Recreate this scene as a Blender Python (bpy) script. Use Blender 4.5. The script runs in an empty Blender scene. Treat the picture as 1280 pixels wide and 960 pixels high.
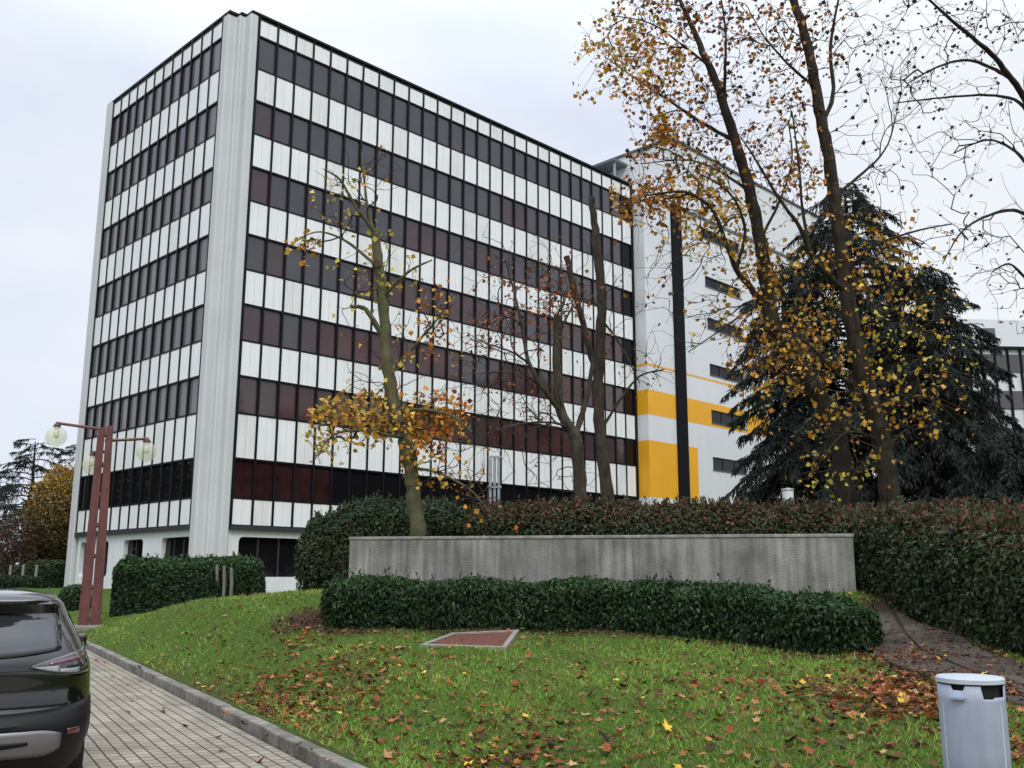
import bpy, bmesh, math, random
import numpy as np
from mathutils import Matrix, Vector

SC = bpy.context.scene
COL = SC.collection
R = math.radians

# ------------------------------------------------------------------ camera, sky, sun, exposure
EYE = 1.6
F_PX, PITCH, ROLL = 1222.94, 0.195813, -0.002932          # focal length for a 1280 px wide frame
cp, sp = math.cos(PITCH), math.sin(PITCH)
cr, sr = math.cos(ROLL), math.sin(ROLL)
cam_d = bpy.data.cameras.new("camera")
cam = bpy.data.objects.new("camera", cam_d); COL.objects.link(cam)
cam_d.sensor_width = 36; cam_d.lens = 36 * F_PX / 1280
cam_d.clip_start = 0.1; cam_d.clip_end = 4000
_r = (cr, sr * sp, -sr * cp); _u = (sr, -cr * sp, cr * cp); _f = (0, cp, sp)
cam.matrix_world = Matrix(((_r[0], _u[0], -_f[0], 0), (_r[1], _u[1], -_f[1], 0), (_r[2], _u[2], -_f[2], EYE), (0, 0, 0, 1)))
SC.camera = cam

SC.view_settings.view_transform = 'Standard'
SC.view_settings.look = 'None'
SC.view_settings.exposure = 0.06
SC.view_settings.gamma = 1.0
SC.view_settings.use_curve_mapping = False

SUN_EL, SUN_AZ = R(48), R(166)       # azimuth clockwise from +Y: high, behind the camera, veiled by cloud
w = bpy.data.worlds.new("World"); SC.world = w; w.use_nodes = True
nt = w.node_tree; nt.nodes.clear()
def wn(t): return nt.nodes.new(t)
out = wn('ShaderNodeOutputWorld'); bg = wn('ShaderNodeBackground')
sky = wn('ShaderNodeTexSky'); sky.sky_type = 'NISHITA'; sky.sun_disc = False
sky.sun_elevation = SUN_EL; sky.sun_rotation = SUN_AZ; sky.air_density = 1.0; sky.dust_density = 3.0
tc = wn('ShaderNodeTexCoord'); sep = wn('ShaderNodeSeparateXYZ')
mp = wn('ShaderNodeMapping'); mp.inputs['Scale'].default_value = (1.0, 1.0, 2.2)
no = wn('ShaderNodeTexNoise'); no.inputs['Scale'].default_value = 1.6; no.inputs['Detail'].default_value = 5; no.inputs['Roughness'].default_value = 0.5
rm = wn('ShaderNodeValToRGB')
rm.color_ramp.elements[0].position = 0.34; rm.color_ramp.elements[0].color = (6.3, 7.05, 9.0, 1)
rm.color_ramp.elements[1].position = 0.62; rm.color_ramp.elements[1].color = (8.9, 9.25, 9.75, 1)
el = wn('ShaderNodeMapRange'); el.inputs[1].default_value = 0.45; el.inputs[2].default_value = 1.0; el.inputs[3].default_value = 1.0; el.inputs[4].default_value = 2.6
mul = wn('ShaderNodeVectorMath'); mul.operation = 'SCALE'
mix = wn('ShaderNodeMix'); mix.data_type = 'RGBA'; mix.inputs[0].default_value = 0.94
L = nt.links.new
L(tc.outputs['Generated'], mp.inputs[0]); L(mp.outputs[0], no.inputs['Vector']); L(no.outputs[0], rm.inputs[0])
L(tc.outputs['Generated'], sep.inputs[0]); L(sep.outputs[2], el.inputs[0])
L(rm.outputs[0], mul.inputs[0]); L(el.outputs[0], mul.inputs['Scale'])
L(sky.outputs[0], mix.inputs[6]); L(mul.outputs[0], mix.inputs[7])
L(mix.outputs[2], bg.inputs[0]); bg.inputs[1].default_value = 0.1; L(bg.outputs[0], out.inputs[0])

sun_d = bpy.data.lights.new("sun", 'SUN'); sun_d.energy = 1.5; sun_d.angle = R(24); sun_d.color = (1.0, 0.97, 0.92)
sun = bpy.data.objects.new("sun", sun_d); COL.objects.link(sun)
_sd = Vector((math.sin(SUN_AZ) * math.cos(SUN_EL), math.cos(SUN_AZ) * math.cos(SUN_EL), math.sin(SUN_EL)))
sun.rotation_euler = (-_sd).to_track_quat('-Z', 'Y').to_euler()

# ------------------------------------------------------------------ helpers
rng = np.random.default_rng(11)
def ray(px, py):
    u = (px - 640) / F_PX; v = (480 - py) / F_PX
    u, v = u * cr + v * sr, -u * sr + v * cr
    return np.array([u, cp - v * sp, sp + v * cp])
def at(px, py, Y):
    """the point of the world at distance Y ahead that the photograph shows at this place"""
    d = ray(px, py); p = d * (Y / d[1]); p[2] += EYE; return p
def tag(o, label=None, cat=None, group=None, kind=None):
    if label: o['label'] = label
    if cat: o['category'] = cat
    if group: o['group'] = group
    if kind: o['kind'] = kind
    return o
def empty(name, loc=(0, 0, 0), rz=0.0):
    o = bpy.data.objects.new(name, None); o.location = loc; o.rotation_euler = (0, 0, rz); o.empty_display_size = 0.2
    COL.objects.link(o); return o
def link(name, me, parent=None, mats=()):
    o = bpy.data.objects.new(name, me); COL.objects.link(o)
    for m in mats: me.materials.append(m)
    if parent is not None: o.parent = parent
    return o
def copy_tree(o, parent=None):
    c = o.copy(); COL.objects.link(c); c.parent = parent
    for ch in list(o.children): copy_tree(ch, c)
    return c

class MB:
    """collects boxes, prisms and tubes, builds ONE mesh object"""
    def __init__(s): s.v = []; s.f = []; s.mi = []; s.cur = 0
    def add(s, vs, fs):
        n = len(s.v); s.v += [tuple(map(float, a)) for a in vs]
        for f in fs: s.f.append([n + i for i in f]); s.mi.append(s.cur)
        return s
    def box(s, a, b, M=None):
        (x0, y0, z0), (x1, y1, z1) = a, b
        vs = [(x0,y0,z0),(x1,y0,z0),(x1,y1,z0),(x0,y1,z0),(x0,y0,z1),(x1,y0,z1),(x1,y1,z1),(x0,y1,z1)]
        if M is not None: vs = [M(*q) for q in vs]
        return s.add(vs, [(0,3,2,1),(4,5,6,7),(0,1,5,4),(1,2,6,5),(2,3,7,6),(3,0,4,7)])
    def tube(s, pts, rads, n=8, cap=True):
        pts = [np.array(p, float) for p in pts]; k = len(pts); vs = []
        t0 = pts[1] - pts[0]; t0 /= np.linalg.norm(t0) + 1e-9
        a = np.array([1., 0, 0]) if abs(t0[0]) < .8 else np.array([0, 1., 0])
        side = np.cross(t0, a); side /= np.linalg.norm(side)
        for i in range(k):
            t = pts[min(i + 1, k - 1)] - pts[max(i - 1, 0)]; t /= np.linalg.norm(t) + 1e-9
            side = side - t * side.dot(t); side /= np.linalg.norm(side) + 1e-9
            up = np.cross(t, side)
            for j in range(n):
                an = 2 * math.pi * j / n
                vs.append(pts[i] + rads[i] * (math.cos(an) * side + math.sin(an) * up))
        fs = [(i*n+j, i*n+(j+1)%n, (i+1)*n+(j+1)%n, (i+1)*n+j) for i in range(k-1) for j in range(n)]
        if cap: fs += [tuple(range(n))[::-1], tuple((k-1)*n + j for j in range(n))]
        return s.add(vs, fs)
    def lathe(s, prof, n=32, c=(0,0,0), cap=True):
        vs = []; k = len(prof)
        for r, z in prof:
            for j in range(n):
                an = 2*math.pi*j/n; vs.append((c[0]+r*math.cos(an), c[1]+r*math.sin(an), c[2]+z))
        fs = [(i*n+j, i*n+(j+1)%n, (i+1)*n+(j+1)%n, (i+1)*n+j) for i in range(k-1) for j in range(n)]
        if cap: fs += [tuple(range(n))[::-1], tuple((k-1)*n+j for j in range(n))]
        return s.add(vs, fs)
    def prism(s, poly, z0, z1, M=None):
        n = len(poly)
        vs = [(x,y,z0) for x,y in poly] + [(x,y,z1) for x,y in poly]
        if M is not None: vs = [M(*q) for q in vs]
        return s.add(vs, [tuple(range(n))[::-1], tuple(range(n,2*n))] + [(i,(i+1)%n,n+(i+1)%n,n+i) for i in range(n)])
    def mesh(s, name, smooth=False, fix=True):
        me = bpy.data.meshes.new(name); me.from_pydata(s.v, [], s.f)
        me.polygons.foreach_set('material_index', s.mi)
        if fix:
            bm = bmesh.new(); bm.from_mesh(me); bmesh.ops.recalc_face_normals(bm, faces=bm.faces); bm.to_mesh(me); bm.free()
        if smooth:
            me.polygons.foreach_set('use_smooth', [True]*len(me.polygons))
        me.update(); return me
    def build(s, name, mats, parent=None, smooth=False, bevel=0.0, fix=True):
        if not isinstance(mats, (list, tuple)): mats = [mats]
        o = link(name, s.mesh(name, smooth, fix), parent, mats)
        if smooth:
            try: o.data.set_sharp_from_angle(angle=R(38))
            except Exception: pass
        if bevel:
            b = o.modifiers.new('bevel', 'BEVEL'); b.width = bevel; b.segments = 2 if bevel < .1 else 4; b.limit_method = 'ANGLE'; b.angle_limit = R(40)
        return o

def np_mesh(name, V, nper, Cc=None, smooth=False):
    """mesh of equal polygons from an (N*nper, 3) array; colours per vertex"""
    V = np.ascontiguousarray(V, dtype=np.float32).reshape(-1, 3); n = len(V) // nper
    me = bpy.data.meshes.new(name)
    me.vertices.add(len(V)); me.vertices.foreach_set('co', V.ravel())
    me.loops.add(len(V)); me.loops.foreach_set('vertex_index', np.arange(len(V), dtype=np.int32))
    me.polygons.add(n); me.polygons.foreach_set('loop_start', np.arange(0, len(V), nper, dtype=np.int32))
    try: me.polygons.foreach_set('loop_total', np.full(n, nper, dtype=np.int32))
    except Exception: pass
    if Cc is not None:
        a = me.color_attributes.new('Col', 'FLOAT_COLOR', 'POINT')
        c4 = np.ones((len(V), 4), np.float32); c4[:, :3] = Cc; a.data.foreach_set('color', c4.ravel())
    me.update(calc_edges=True); me.validate()
    return me

def mat(name, col=(.5,.5,.5), rough=.6, spec=.5, metal=0., noise=None, bump=None, streak=None, coat=0., trans=0., ior=1.45, coord='Object', col2=None):
    m = bpy.data.materials.new(name); m.use_nodes = True; t = m.node_tree; p = t.nodes['Principled BSDF']
    p.inputs['Base Color'].default_value = (*col, 1); p.inputs['Roughness'].default_value = rough
    p.inputs['Specular IOR Level'].default_value = spec; p.inputs['Metallic'].default_value = metal
    p.inputs['Coat Weight'].default_value = coat; p.inputs['Transmission Weight'].default_value = trans; p.inputs['IOR'].default_value = ior
    co = t.nodes.new('ShaderNodeTexCoord'); last = None
    def nz(scale, vec=(1,1,1), det=6, ro=.6):
        mpp = t.nodes.new('ShaderNodeMapping'); mpp.inputs['Scale'].default_value = vec
        n = t.nodes.new('ShaderNodeTexNoise'); n.inputs['Scale'].default_value = scale; n.inputs['Detail'].default_value = det; n.inputs['Roughness'].default_value = ro
        t.links.new(co.outputs[coord], mpp.inputs[0]); t.links.new(mpp.outputs[0], n.inputs['Vector']); return n
    src = None
    for spec_ in ([noise] if noise else []) + ([streak] if streak else []):
        scale, amt = spec_[0], spec_[1]; vec = spec_[2] if len(spec_) > 2 else (1,1,1)
        n = nz(scale, vec)
        mr = t.nodes.new('ShaderNodeMapRange'); mr.inputs[1].default_value = .28; mr.inputs[2].default_value = .72
        mr.inputs[3].default_value = 1 - amt; mr.inputs[4].default_value = 1 + amt * .6
        t.links.new(n.outputs[0], mr.inputs[0])
        vm = t.nodes.new('ShaderNodeVectorMath'); vm.operation = 'SCALE'
        if src is None:
            if col2 is not None:
                mx = t.nodes.new('ShaderNodeMix'); mx.data_type = 'RGBA'; mx.inputs[6].default_value = (*col,1); mx.inputs[7].default_value = (*col2,1)
                n2 = nz(scale * .37); m2 = t.nodes.new('ShaderNodeMapRange'); m2.inputs[1].default_value = .4; m2.inputs[2].default_value = .62
                t.links.new(n2.outputs[0], m2.inputs[0]); t.links.new(m2.outputs[0], mx.inputs[0]); t.links.new(mx.outputs[2], vm.inputs[0])
            else: vm.inputs[0].default_value = col
        else: t.links.new(src, vm.inputs[0])
        t.links.new(mr.outputs[0], vm.inputs['Scale']); src = vm.outputs[0]
    if src is not None: t.links.new(src, p.inputs['Base Color'])
    if bump:
        n = nz(bump[0], bump[2] if len(bump) > 2 else (1,1,1), 8, .65); b = t.nodes.new('ShaderNodeBump'); b.inputs['Strength'].default_value = bump[1]; b.inputs['Distance'].default_value = .02
        t.links.new(n.outputs[0], b.inputs['Height']); t.links.new(b.outputs[0], p.inputs['Normal'])
    return m

def leaf_mat(name, rough=.45, transl=.35, spec=.35):
    m = bpy.data.materials.new(name); m.use_nodes = True; t = m.node_tree; p = t.nodes['Principled BSDF']
    a = t.nodes.new('ShaderNodeAttribute'); a.attribute_name = 'Col'
    p.inputs['Roughness'].default_value = rough; p.inputs['Specular IOR Level'].default_value = spec
    t.links.new(a.outputs['Color'], p.inputs['Base Color'])
    if transl > 0:
        tr = t.nodes.new('ShaderNodeBsdfTranslucent'); ms = t.nodes.new('ShaderNodeMixShader'); ms.inputs[0].default_value = transl
        t.links.new(a.outputs['Color'], tr.inputs[0]); t.links.new(p.outputs[0], ms.inputs[1]); t.links.new(tr.outputs[0], ms.inputs[2])
        t.links.new(ms.outputs[0], t.nodes['Material Output'].inputs[0])
    return m

M = {}
M['white_panel'] = mat('white_panel', (.85,.855,.85), .35, noise=(.8,.05), streak=(5,.06,(1,1,.08)))
M['white_panel_worn'] = mat('white_panel_worn', (.79,.79,.77), .4, noise=(.8,.07), streak=(6,.10,(1,1,.08)))
M['cream_panel'] = mat('cream_panel', (.70,.66,.54), .4, noise=(.8,.05))
M['black_metal'] = mat('black_metal', (.006,.007,.009), .5, spec=.22)
M['shaft_black'] = mat('shaft_black', (.010,.010,.013), .75, spec=.12, noise=(2,.2))
M['dark_beam'] = mat('dark_beam', (.035,.037,.045), .45)
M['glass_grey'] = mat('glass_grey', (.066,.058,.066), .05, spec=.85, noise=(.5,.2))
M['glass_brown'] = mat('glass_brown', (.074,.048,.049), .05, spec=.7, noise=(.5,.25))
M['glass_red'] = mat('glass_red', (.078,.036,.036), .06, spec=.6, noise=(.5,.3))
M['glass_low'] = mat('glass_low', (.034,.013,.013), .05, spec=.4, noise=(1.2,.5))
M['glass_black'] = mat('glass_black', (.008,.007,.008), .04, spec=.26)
M['glass_side'] = mat('glass_side', (.15,.14,.146), .07, spec=.6, noise=(.5,.2))  # left face: stronger oblique sky reflection put into a lighter base colour
M['column_white'] = mat('column_white', (.57,.58,.58), .55, noise=(.35,.08), streak=(2.2,.06,(1.6,1.6,.05)), bump=(30,.05))
M['base_white'] = mat('base_white', (.74,.75,.76), .6, noise=(.6,.06), streak=(2.5,.07,(1.5,1.5,.1)))
M['tower_white'] = mat('tower_white', (.72,.735,.755), .55, noise=(.25,.04), streak=(1.2,.04,(1.5,1.5,.05)))
M['tower_yellow'] = mat('tower_yellow', (.86,.42,.022), .5, noise=(.4,.05))
M['roof_grey'] = mat('roof_grey', (.12,.12,.12), .8)
M['canopy_grey'] = mat('canopy_grey', (.10,.12,.13), .5)
M['bark'] = mat('bark', (.055,.042,.031), .85, spec=.2, noise=(9,.5,(1,1,.4)), bump=(22,.8,(1,1,.35)), col2=(.075,.066,.047))
M['bark_green'] = mat('bark_green', (.12,.105,.06), .85, spec=.2, noise=(7,.4), bump=(20,.6), col2=(.085,.095,.045))
M['bark_dark'] = mat('bark_dark', (.034,.025,.019), .9, spec=.15, noise=(9,.5,(1,1,.35)), bump=(24,.9,(1,1,.3)), col2=(.05,.042,.03))
M['twig'] = mat('twig', (.05,.036,.028), .85, spec=.2)
M['leaf'] = leaf_mat('leaf', .5, .2)
M['hedge_leaf'] = leaf_mat('hedge_leaf', .48, .15, .22)
M['dry_leaf'] = leaf_mat('dry_leaf', .75, .12, .2)
M['needle'] = leaf_mat('needle', .6, .12, .2)
M['grass'] = leaf_mat('grass', .5, .3, .3)
M['hedge_core'] = mat('hedge_core', (.012,.014,.008), .95, spec=.1, noise=(4,.4))
M['rust_paint'] = mat('rust_paint', (.15,.048,.042), .5, noise=(5,.3), streak=(9,.2,(1,1,.1)), bump=(40,.08), col2=(.105,.036,.032))
M['dark_slot'] = mat('dark_slot', (.006,.006,.007), .8)
M['kerb'] = mat('kerb', (.25,.238,.21), .85, spec=.2, noise=(5,.5), bump=(35,.5), col2=(.15,.14,.115))
M['stone'] = mat('stone', (.25,.235,.20), .85, spec=.2, noise=(6,.3), bump=(30,.4))
M['path_stone'] = mat('path_stone', (.095,.078,.062), .85, spec=.2, noise=(5,.5), bump=(30,.6), col2=(.055,.045,.035))
M['brown_gravel'] = mat('brown_gravel', (.15,.062,.046), .9, spec=.15, noise=(18,.5), bump=(40,1.0))
M['grey_wood'] = mat('grey_wood', (.22,.21,.19), .85, noise=(8,.3,(1,1,.2)))
M['galv'] = mat('galv', (.36,.38,.41), .45, metal=.5, noise=(4,.15))

# ------------------------------------------------------------------ ground
KX, KY = -1.43, 8.43                      # a point on the kerb
RD = np.array([-.4925, .8703])            # road direction, away from the camera
RN = np.array([.8703, .4925])             # towards the lawn
def kerb_s(x, y): return (x - KX) * RN[0] + (y - KY) * RN[1]
def kerb_t(x, y): return (x - KX) * RD[0] + (y - KY) * RD[1]
ROAD_END = 27.0
def cpts():
    L_ = []
    for px, py, Y in [(410,793,15.4),(523,811,13.0),(632,811,13.0),(640,790,15.0),(565,789,15.1),(900,805,13.6),(1040,823,12.5),(1150,800,12.8),(1260,850,9.6),
                      (1180,953,6.3),(110,775,28),(200,768,29),(325,750,33),(352,743,46.5),(388,741,24.5),(62,737,45),(640,950,7.6),(900,950,7.0)]:
        L_.append(at(px, py, Y))
    for x, y, z in [(-3.2,17.5,1.25),(5.4,15.6,1.4),(0,17,1.35),(-1.5,19,1.4),(6,24,1.45),(0,26,1.4),(10,20,1.4),(14,14,1.1),(20,30,1.4),(8,60,1.2),(30,60,1.2),(-30,60,.9),
                    (-45,50,.9),(-60,80,1.0),(40,20,1.0),(4.5,4,.15),(9,6,.6),(0,100,1.2),(60,100,1.2),(-14,46,.85),(-23,56,.9),(-60,30,.8),(3.2,5.5,.3),
                    (-20,36,.35),(2,3,.1),(20,2,.4),(40,-20,.3),(-40,-20,0),(0,-25,0)]:
        L_.append(np.array([x, y, z]))
    return np.array(L_)
CP = cpts()
def _tps():
    P = CP[:, :2] / 10; n = len(P)
    d2 = ((P[:, None] - P[None]) ** 2).sum(-1) + 1e-12
    K = .5 * d2 * np.log(d2) + np.eye(n) * .004
    Q = np.c_[np.ones(n), P]; A = np.block([[K, Q], [Q.T, np.zeros((3, 3))]])
    return np.linalg.solve(A, np.r_[CP[:, 2], np.zeros(3)]), P
TW, TP = _tps()
def sstep(a, b, x):
    t = np.clip((x - a) / (b - a), 0, 1); return t * t * (3 - 2 * t)
def ground(x, y):
    x = np.asarray(x, float); y = np.asarray(y, float); sh = x.shape; x = x.ravel(); y = y.ravel()
    Q = np.c_[x, y] / 10; d2 = ((Q[:, None] - TP[None]) ** 2).sum(-1) + 1e-12
    z = (.5 * d2 * np.log(d2)) @ TW[:-3] + TW[-3] + Q @ TW[-2:]
    rr = np.hypot(x, y - 30); z = z + (1.0 - z) * sstep(45, 90, rr)
    z = np.clip(z, .05, 1.55)
    z = z + .02 * np.sin(x * 1.7 + .4) * np.sin(y * 1.3) + .012 * np.sin(x * 4.1 + y * 2.3)
    s = kerb_s(x, y); t = kerb_t(x, y)
    k = sstep(.1, 1.9, s) * 1.0
    zr = .13 + (z - .13) * k
    road = -.08
    zz = np.where(s > .1, zr, road)
    e = sstep(ROAD_END, ROAD_END + 3.5, t)           # the road gives way to lawn far behind the car
    zz = zz * (1 - e) + z * e
    wide = sstep(-7.5, -9.5, s)                      # verge beyond the far edge of the road
    zz = np.where(s < -7.3, road + (.3 - road) * wide, zz) * (1 - e) + z * e if False else zz
    return zz.reshape(sh)
def gz(x, y): return float(ground(np.array([x]), np.array([y]))[0])

def ground_mat():
    m = bpy.data.materials.new('lawn_soil'); m.use_nodes = True; t = m.node_tree; p = t.nodes['Principled BSDF']
    co = t.nodes.new('ShaderNodeTexCoord')
    def nz(s, d=6):
        n = t.nodes.new('ShaderNodeTexNoise'); n.inputs['Scale'].default_value = s; n.inputs['Detail'].default_value = d; n.inputs['Roughness'].default_value = .65
        t.links.new(co.outputs['Object'], n.inputs['Vector']); return n
    a, b, c = nz(.55), nz(6), nz(40)
    r1 = t.nodes.new('ShaderNodeValToRGB'); e = r1.color_ramp.elements
    e[0].position = .33; e[0].color = (.045,.095,.014,1); e[1].position = .72; e[1].color = (.10,.09,.035,1)
    x = e.new(.52); x.color = (.07,.13,.02,1)
    r2 = t.nodes.new('ShaderNodeValToRGB'); e = r2.color_ramp.elements
    e[0].position = .3; e[0].color = (.4,.4,.4,1); e[1].position = .7; e[1].color = (1.3,1.25,1.1,1)
    mx = t.nodes.new('ShaderNodeMix'); mx.data_type = 'RGBA'; mx.blend_type = 'MULTIPLY'; mx.inputs[0].default_value = 1
    ad = t.nodes.new('ShaderNodeMath'); ad.operation = 'MULTIPLY_ADD'; ad.inputs[1].default_value = .45
    t.links.new(b.outputs[0], ad.inputs[0])
    sc = t.nodes.new('ShaderNodeMath'); sc.operation = 'MULTIPLY'; sc.inputs[1].default_value = .55
    t.links.new(a.outputs[0], sc.inputs[0]); t.links.new(sc.outputs[0], ad.inputs[2])
    t.links.new(ad.outputs[0], r1.inputs[0]); t.links.new(c.outputs[0], r2.inputs[0])
    t.links.new(r1.outputs[0], mx.inputs[6]); t.links.new(r2.outputs[0], mx.inputs[7]); 
    da = t.nodes.new('ShaderNodeAttribute'); da.attribute_name = 'Dirt'
    soil = t.nodes.new('ShaderNodeMix'); soil.data_type = 'RGBA'; soil.inputs[6].default_value = (.035,.022,.014,1); soil.inputs[7].default_value = (.085,.052,.032,1)
    t.links.new(c.outputs[0], soil.inputs[0])
    dm = t.nodes.new('ShaderNodeMix'); dm.data_type = 'RGBA'
    t.links.new(da.outputs['Fac'], dm.inputs[0]); t.links.new(mx.outputs[2], dm.inputs[6]); t.links.new(soil.outputs[2], dm.inputs[7])
    t.links.new(dm.outputs[2], p.inputs['Base Color'])
    p.inputs['Roughness'].default_value = .9; p.inputs['Specular IOR Level'].default_value = .1
    bu = t.nodes.new('ShaderNodeBump'); bu.inputs['Strength'].default_value = .8; bu.inputs['Distance'].default_value = .03
    t.links.new(c.outputs[0], bu.inputs['Height']); t.links.new(bu.outputs[0], p.inputs['Normal'])
    return m
# grid aligned with the kerb so that the step stays sharp
def axis(fine, far):
    a = list(np.arange(fine[0], fine[1], fine[2])); st = fine[2]; x = fine[1]
    while x < far: a.append(x); st *= 1.18; x += st
    x = fine[0]; st = fine[2]
    while x > -far: st *= 1.18; x -= st; a.insert(0, x)
    return np.array(a)
S_ = axis((-1, 26, .2), 1500); T_ = axis((-9, 46, .25), 1500)
S_ = np.sort(np.r_[S_, .06, .1, .14])
gs, gt = np.meshgrid(S_, T_)
gx = KX + gs * RN[0] + gt * RD[0]; gy = KY + gs * RN[1] + gt * RD[1]
gZ = ground(gx, gy)
nT, nS = gs.shape
idx = np.arange(nT * nS).reshape(nT, nS)
quads = np.stack([idx[:-1,:-1], idx[:-1,1:], idx[1:,1:], idx[1:,:-1]], -1).reshape(-1, 4)
me = bpy.data.meshes.new('ground'); me.from_pydata(np.c_[gx.ravel(), gy.ravel(), gZ.ravel()].tolist(), [], quads.tolist())
me.polygons.foreach_set('use_smooth', [True] * len(me.polygons))
ground_ob = tag(link('ground', me, None, [ground_mat()]), kind='structure')

def road_mat():
    m = bpy.data.materials.new('concrete_pavers'); m.use_nodes = True; t = m.node_tree; p = t.nodes['Principled BSDF']
    co = t.nodes.new('ShaderNodeTexCoord')
    br = t.nodes.new('ShaderNodeTexBrick'); br.inputs['Scale'].default_value = 1
    br.inputs['Brick Width'].default_value = .17; br.inputs['Row Height'].default_value = .125; br.inputs['Mortar Size'].default_value = .010
    br.inputs['Mortar Smooth'].default_value = .3
    br.inputs['Color1'].default_value = (.36,.32,.25,1); br.inputs['Color2'].default_value = (.29,.255,.20,1); br.inputs['Mortar'].default_value = (.055,.052,.04,1)
    n = t.nodes.new('ShaderNodeTexNoise'); n.inputs['Scale'].default_value = 1.2; n.inputs['Detail'].default_value = 8; n.inputs['Roughness'].default_value = .7
    nw = t.nodes.new('ShaderNodeTexNoise'); nw.inputs['Scale'].default_value = 1.5
    wv = t.nodes.new('ShaderNodeVectorMath'); wv.operation = 'SCALE'; wv.inputs['Scale'].default_value = .02
    wa = t.nodes.new('ShaderNodeVectorMath'); wa.operation = 'ADD'
    t.links.new(co.outputs['Object'], nw.inputs['Vector']); t.links.new(nw.outputs[1], wv.inputs[0]); t.links.new(wv.outputs[0], wa.inputs[0]); t.links.new(co.outputs['Object'], wa.inputs[1])
    t.links.new(wa.outputs[0], br.inputs['Vector']); t.links.new(co.outputs['Object'], n.inputs['Vector'])
    mr = t.nodes.new('ShaderNodeMapRange'); mr.inputs[1].default_value = .3; mr.inputs[2].default_value = .7; mr.inputs[3].default_value = .5; mr.inputs[4].default_value = 1.22
    vm = t.nodes.new('ShaderNodeVectorMath'); vm.operation = 'SCALE'
    t.links.new(n.outputs[0], mr.inputs[0]); t.links.new(br.outputs[0], vm.inputs[0]); t.links.new(mr.outputs[0], vm.inputs['Scale']); t.links.new(vm.outputs[0], p.inputs['Base Color'])
    p.inputs['Roughness'].default_value = .8; p.inputs['Specular IOR Level'].default_value = .25
    bu = t.nodes.new('ShaderNodeBump'); bu.inputs['Strength'].default_value = .6; bu.inputs['Distance'].default_value = .006; bu.invert = True
    t.links.new(br.outputs[1], bu.inputs['Height']); t.links.new(bu.outputs[0], p.inputs['Normal'])
    return m
rz_road = math.atan2(RD[1], RD[0])
road = MB(); road.add([(-16,.02,0),(ROAD_END+2,.02,0),(ROAD_END+2,8.2,0),(-16,8.2,0)], [(0,1,2,3)])
ro = road.build('road', road_mat(), fix=False); ro.location = (KX, KY, 0.004); ro.rotation_euler = (0,0,rz_road); tag(ro, kind='structure')
kb = MB(); t = -16.0; k_rng = random.Random(3)
while t < ROAD_END + 1:
    ln = 1.0; dz = k_rng.uniform(-.006,.006); dy = k_rng.uniform(-.006,.006)
    kb.box((t+.006,-.15+dy,-.1),(t+ln-.006,.0+dy,.125+dz)); t += ln
ko = kb.build('kerb', M['kerb'], bevel=.014); ko.location = (KX, KY, 0); ko.rotation_euler = (0,0,rz_road); tag(ko, kind='structure')

# ------------------------------------------------------------------ office building
TH = 0.7913542
DR = np.array([math.cos(TH), math.sin(TH)]); DL = np.array([-math.sin(TH), math.cos(TH)])
C0 = np.array([-13.0261, 45.7173])
def B(u, v, z):
    q = C0 + u * DR + v * DL; return (q[0], q[1], z)
BAY, BAYL, NB, NL = 1.1, 1.0888, 28, 12
LU, LV = -1.25, 1.418                     # left face plane and its start
ZCAP, ZW0T, ZW0B = 30.05, 29.78, 28.82
GZ0 = .4
rows = []                                  # (top, bottom) of windows
ztop = ZW0B
whites = [(ZW0T, ZW0B)]
for k in range(6):
    b_ = 27.02 - 3.555 * k; rows.append((b_ + 1.80, b_))
    if k < 5: whites.append((b_, b_ - 1.755))
rows.append((7.086, 5.24)); whites.append((rows[5][1], 7.086)); whites.append((5.24, 3.98))
ZS0, ZS1 = 3.78, 3.98
office = empty('office_building', B(0, 0, 0.9))
tag(office, 'tall white panelled office block with rows of dark tinted windows and a fluted corner column', 'office building')
OL = Matrix.Translation(Vector(B(0,0,.9))).inverted()
def fin(o):                                # parts are modelled in world metres
    o.matrix_parent_inverse = OL; return o
def Rf(a, d, z): return B(a, -d, z)        # right face: a along, d outwards
def Lf(a, d, z): return B(LU - d, LV + a, z)
faces = [(Rf, BAY, NB, 'R'), (Lf, BAYL, NL, 'L')]
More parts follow.
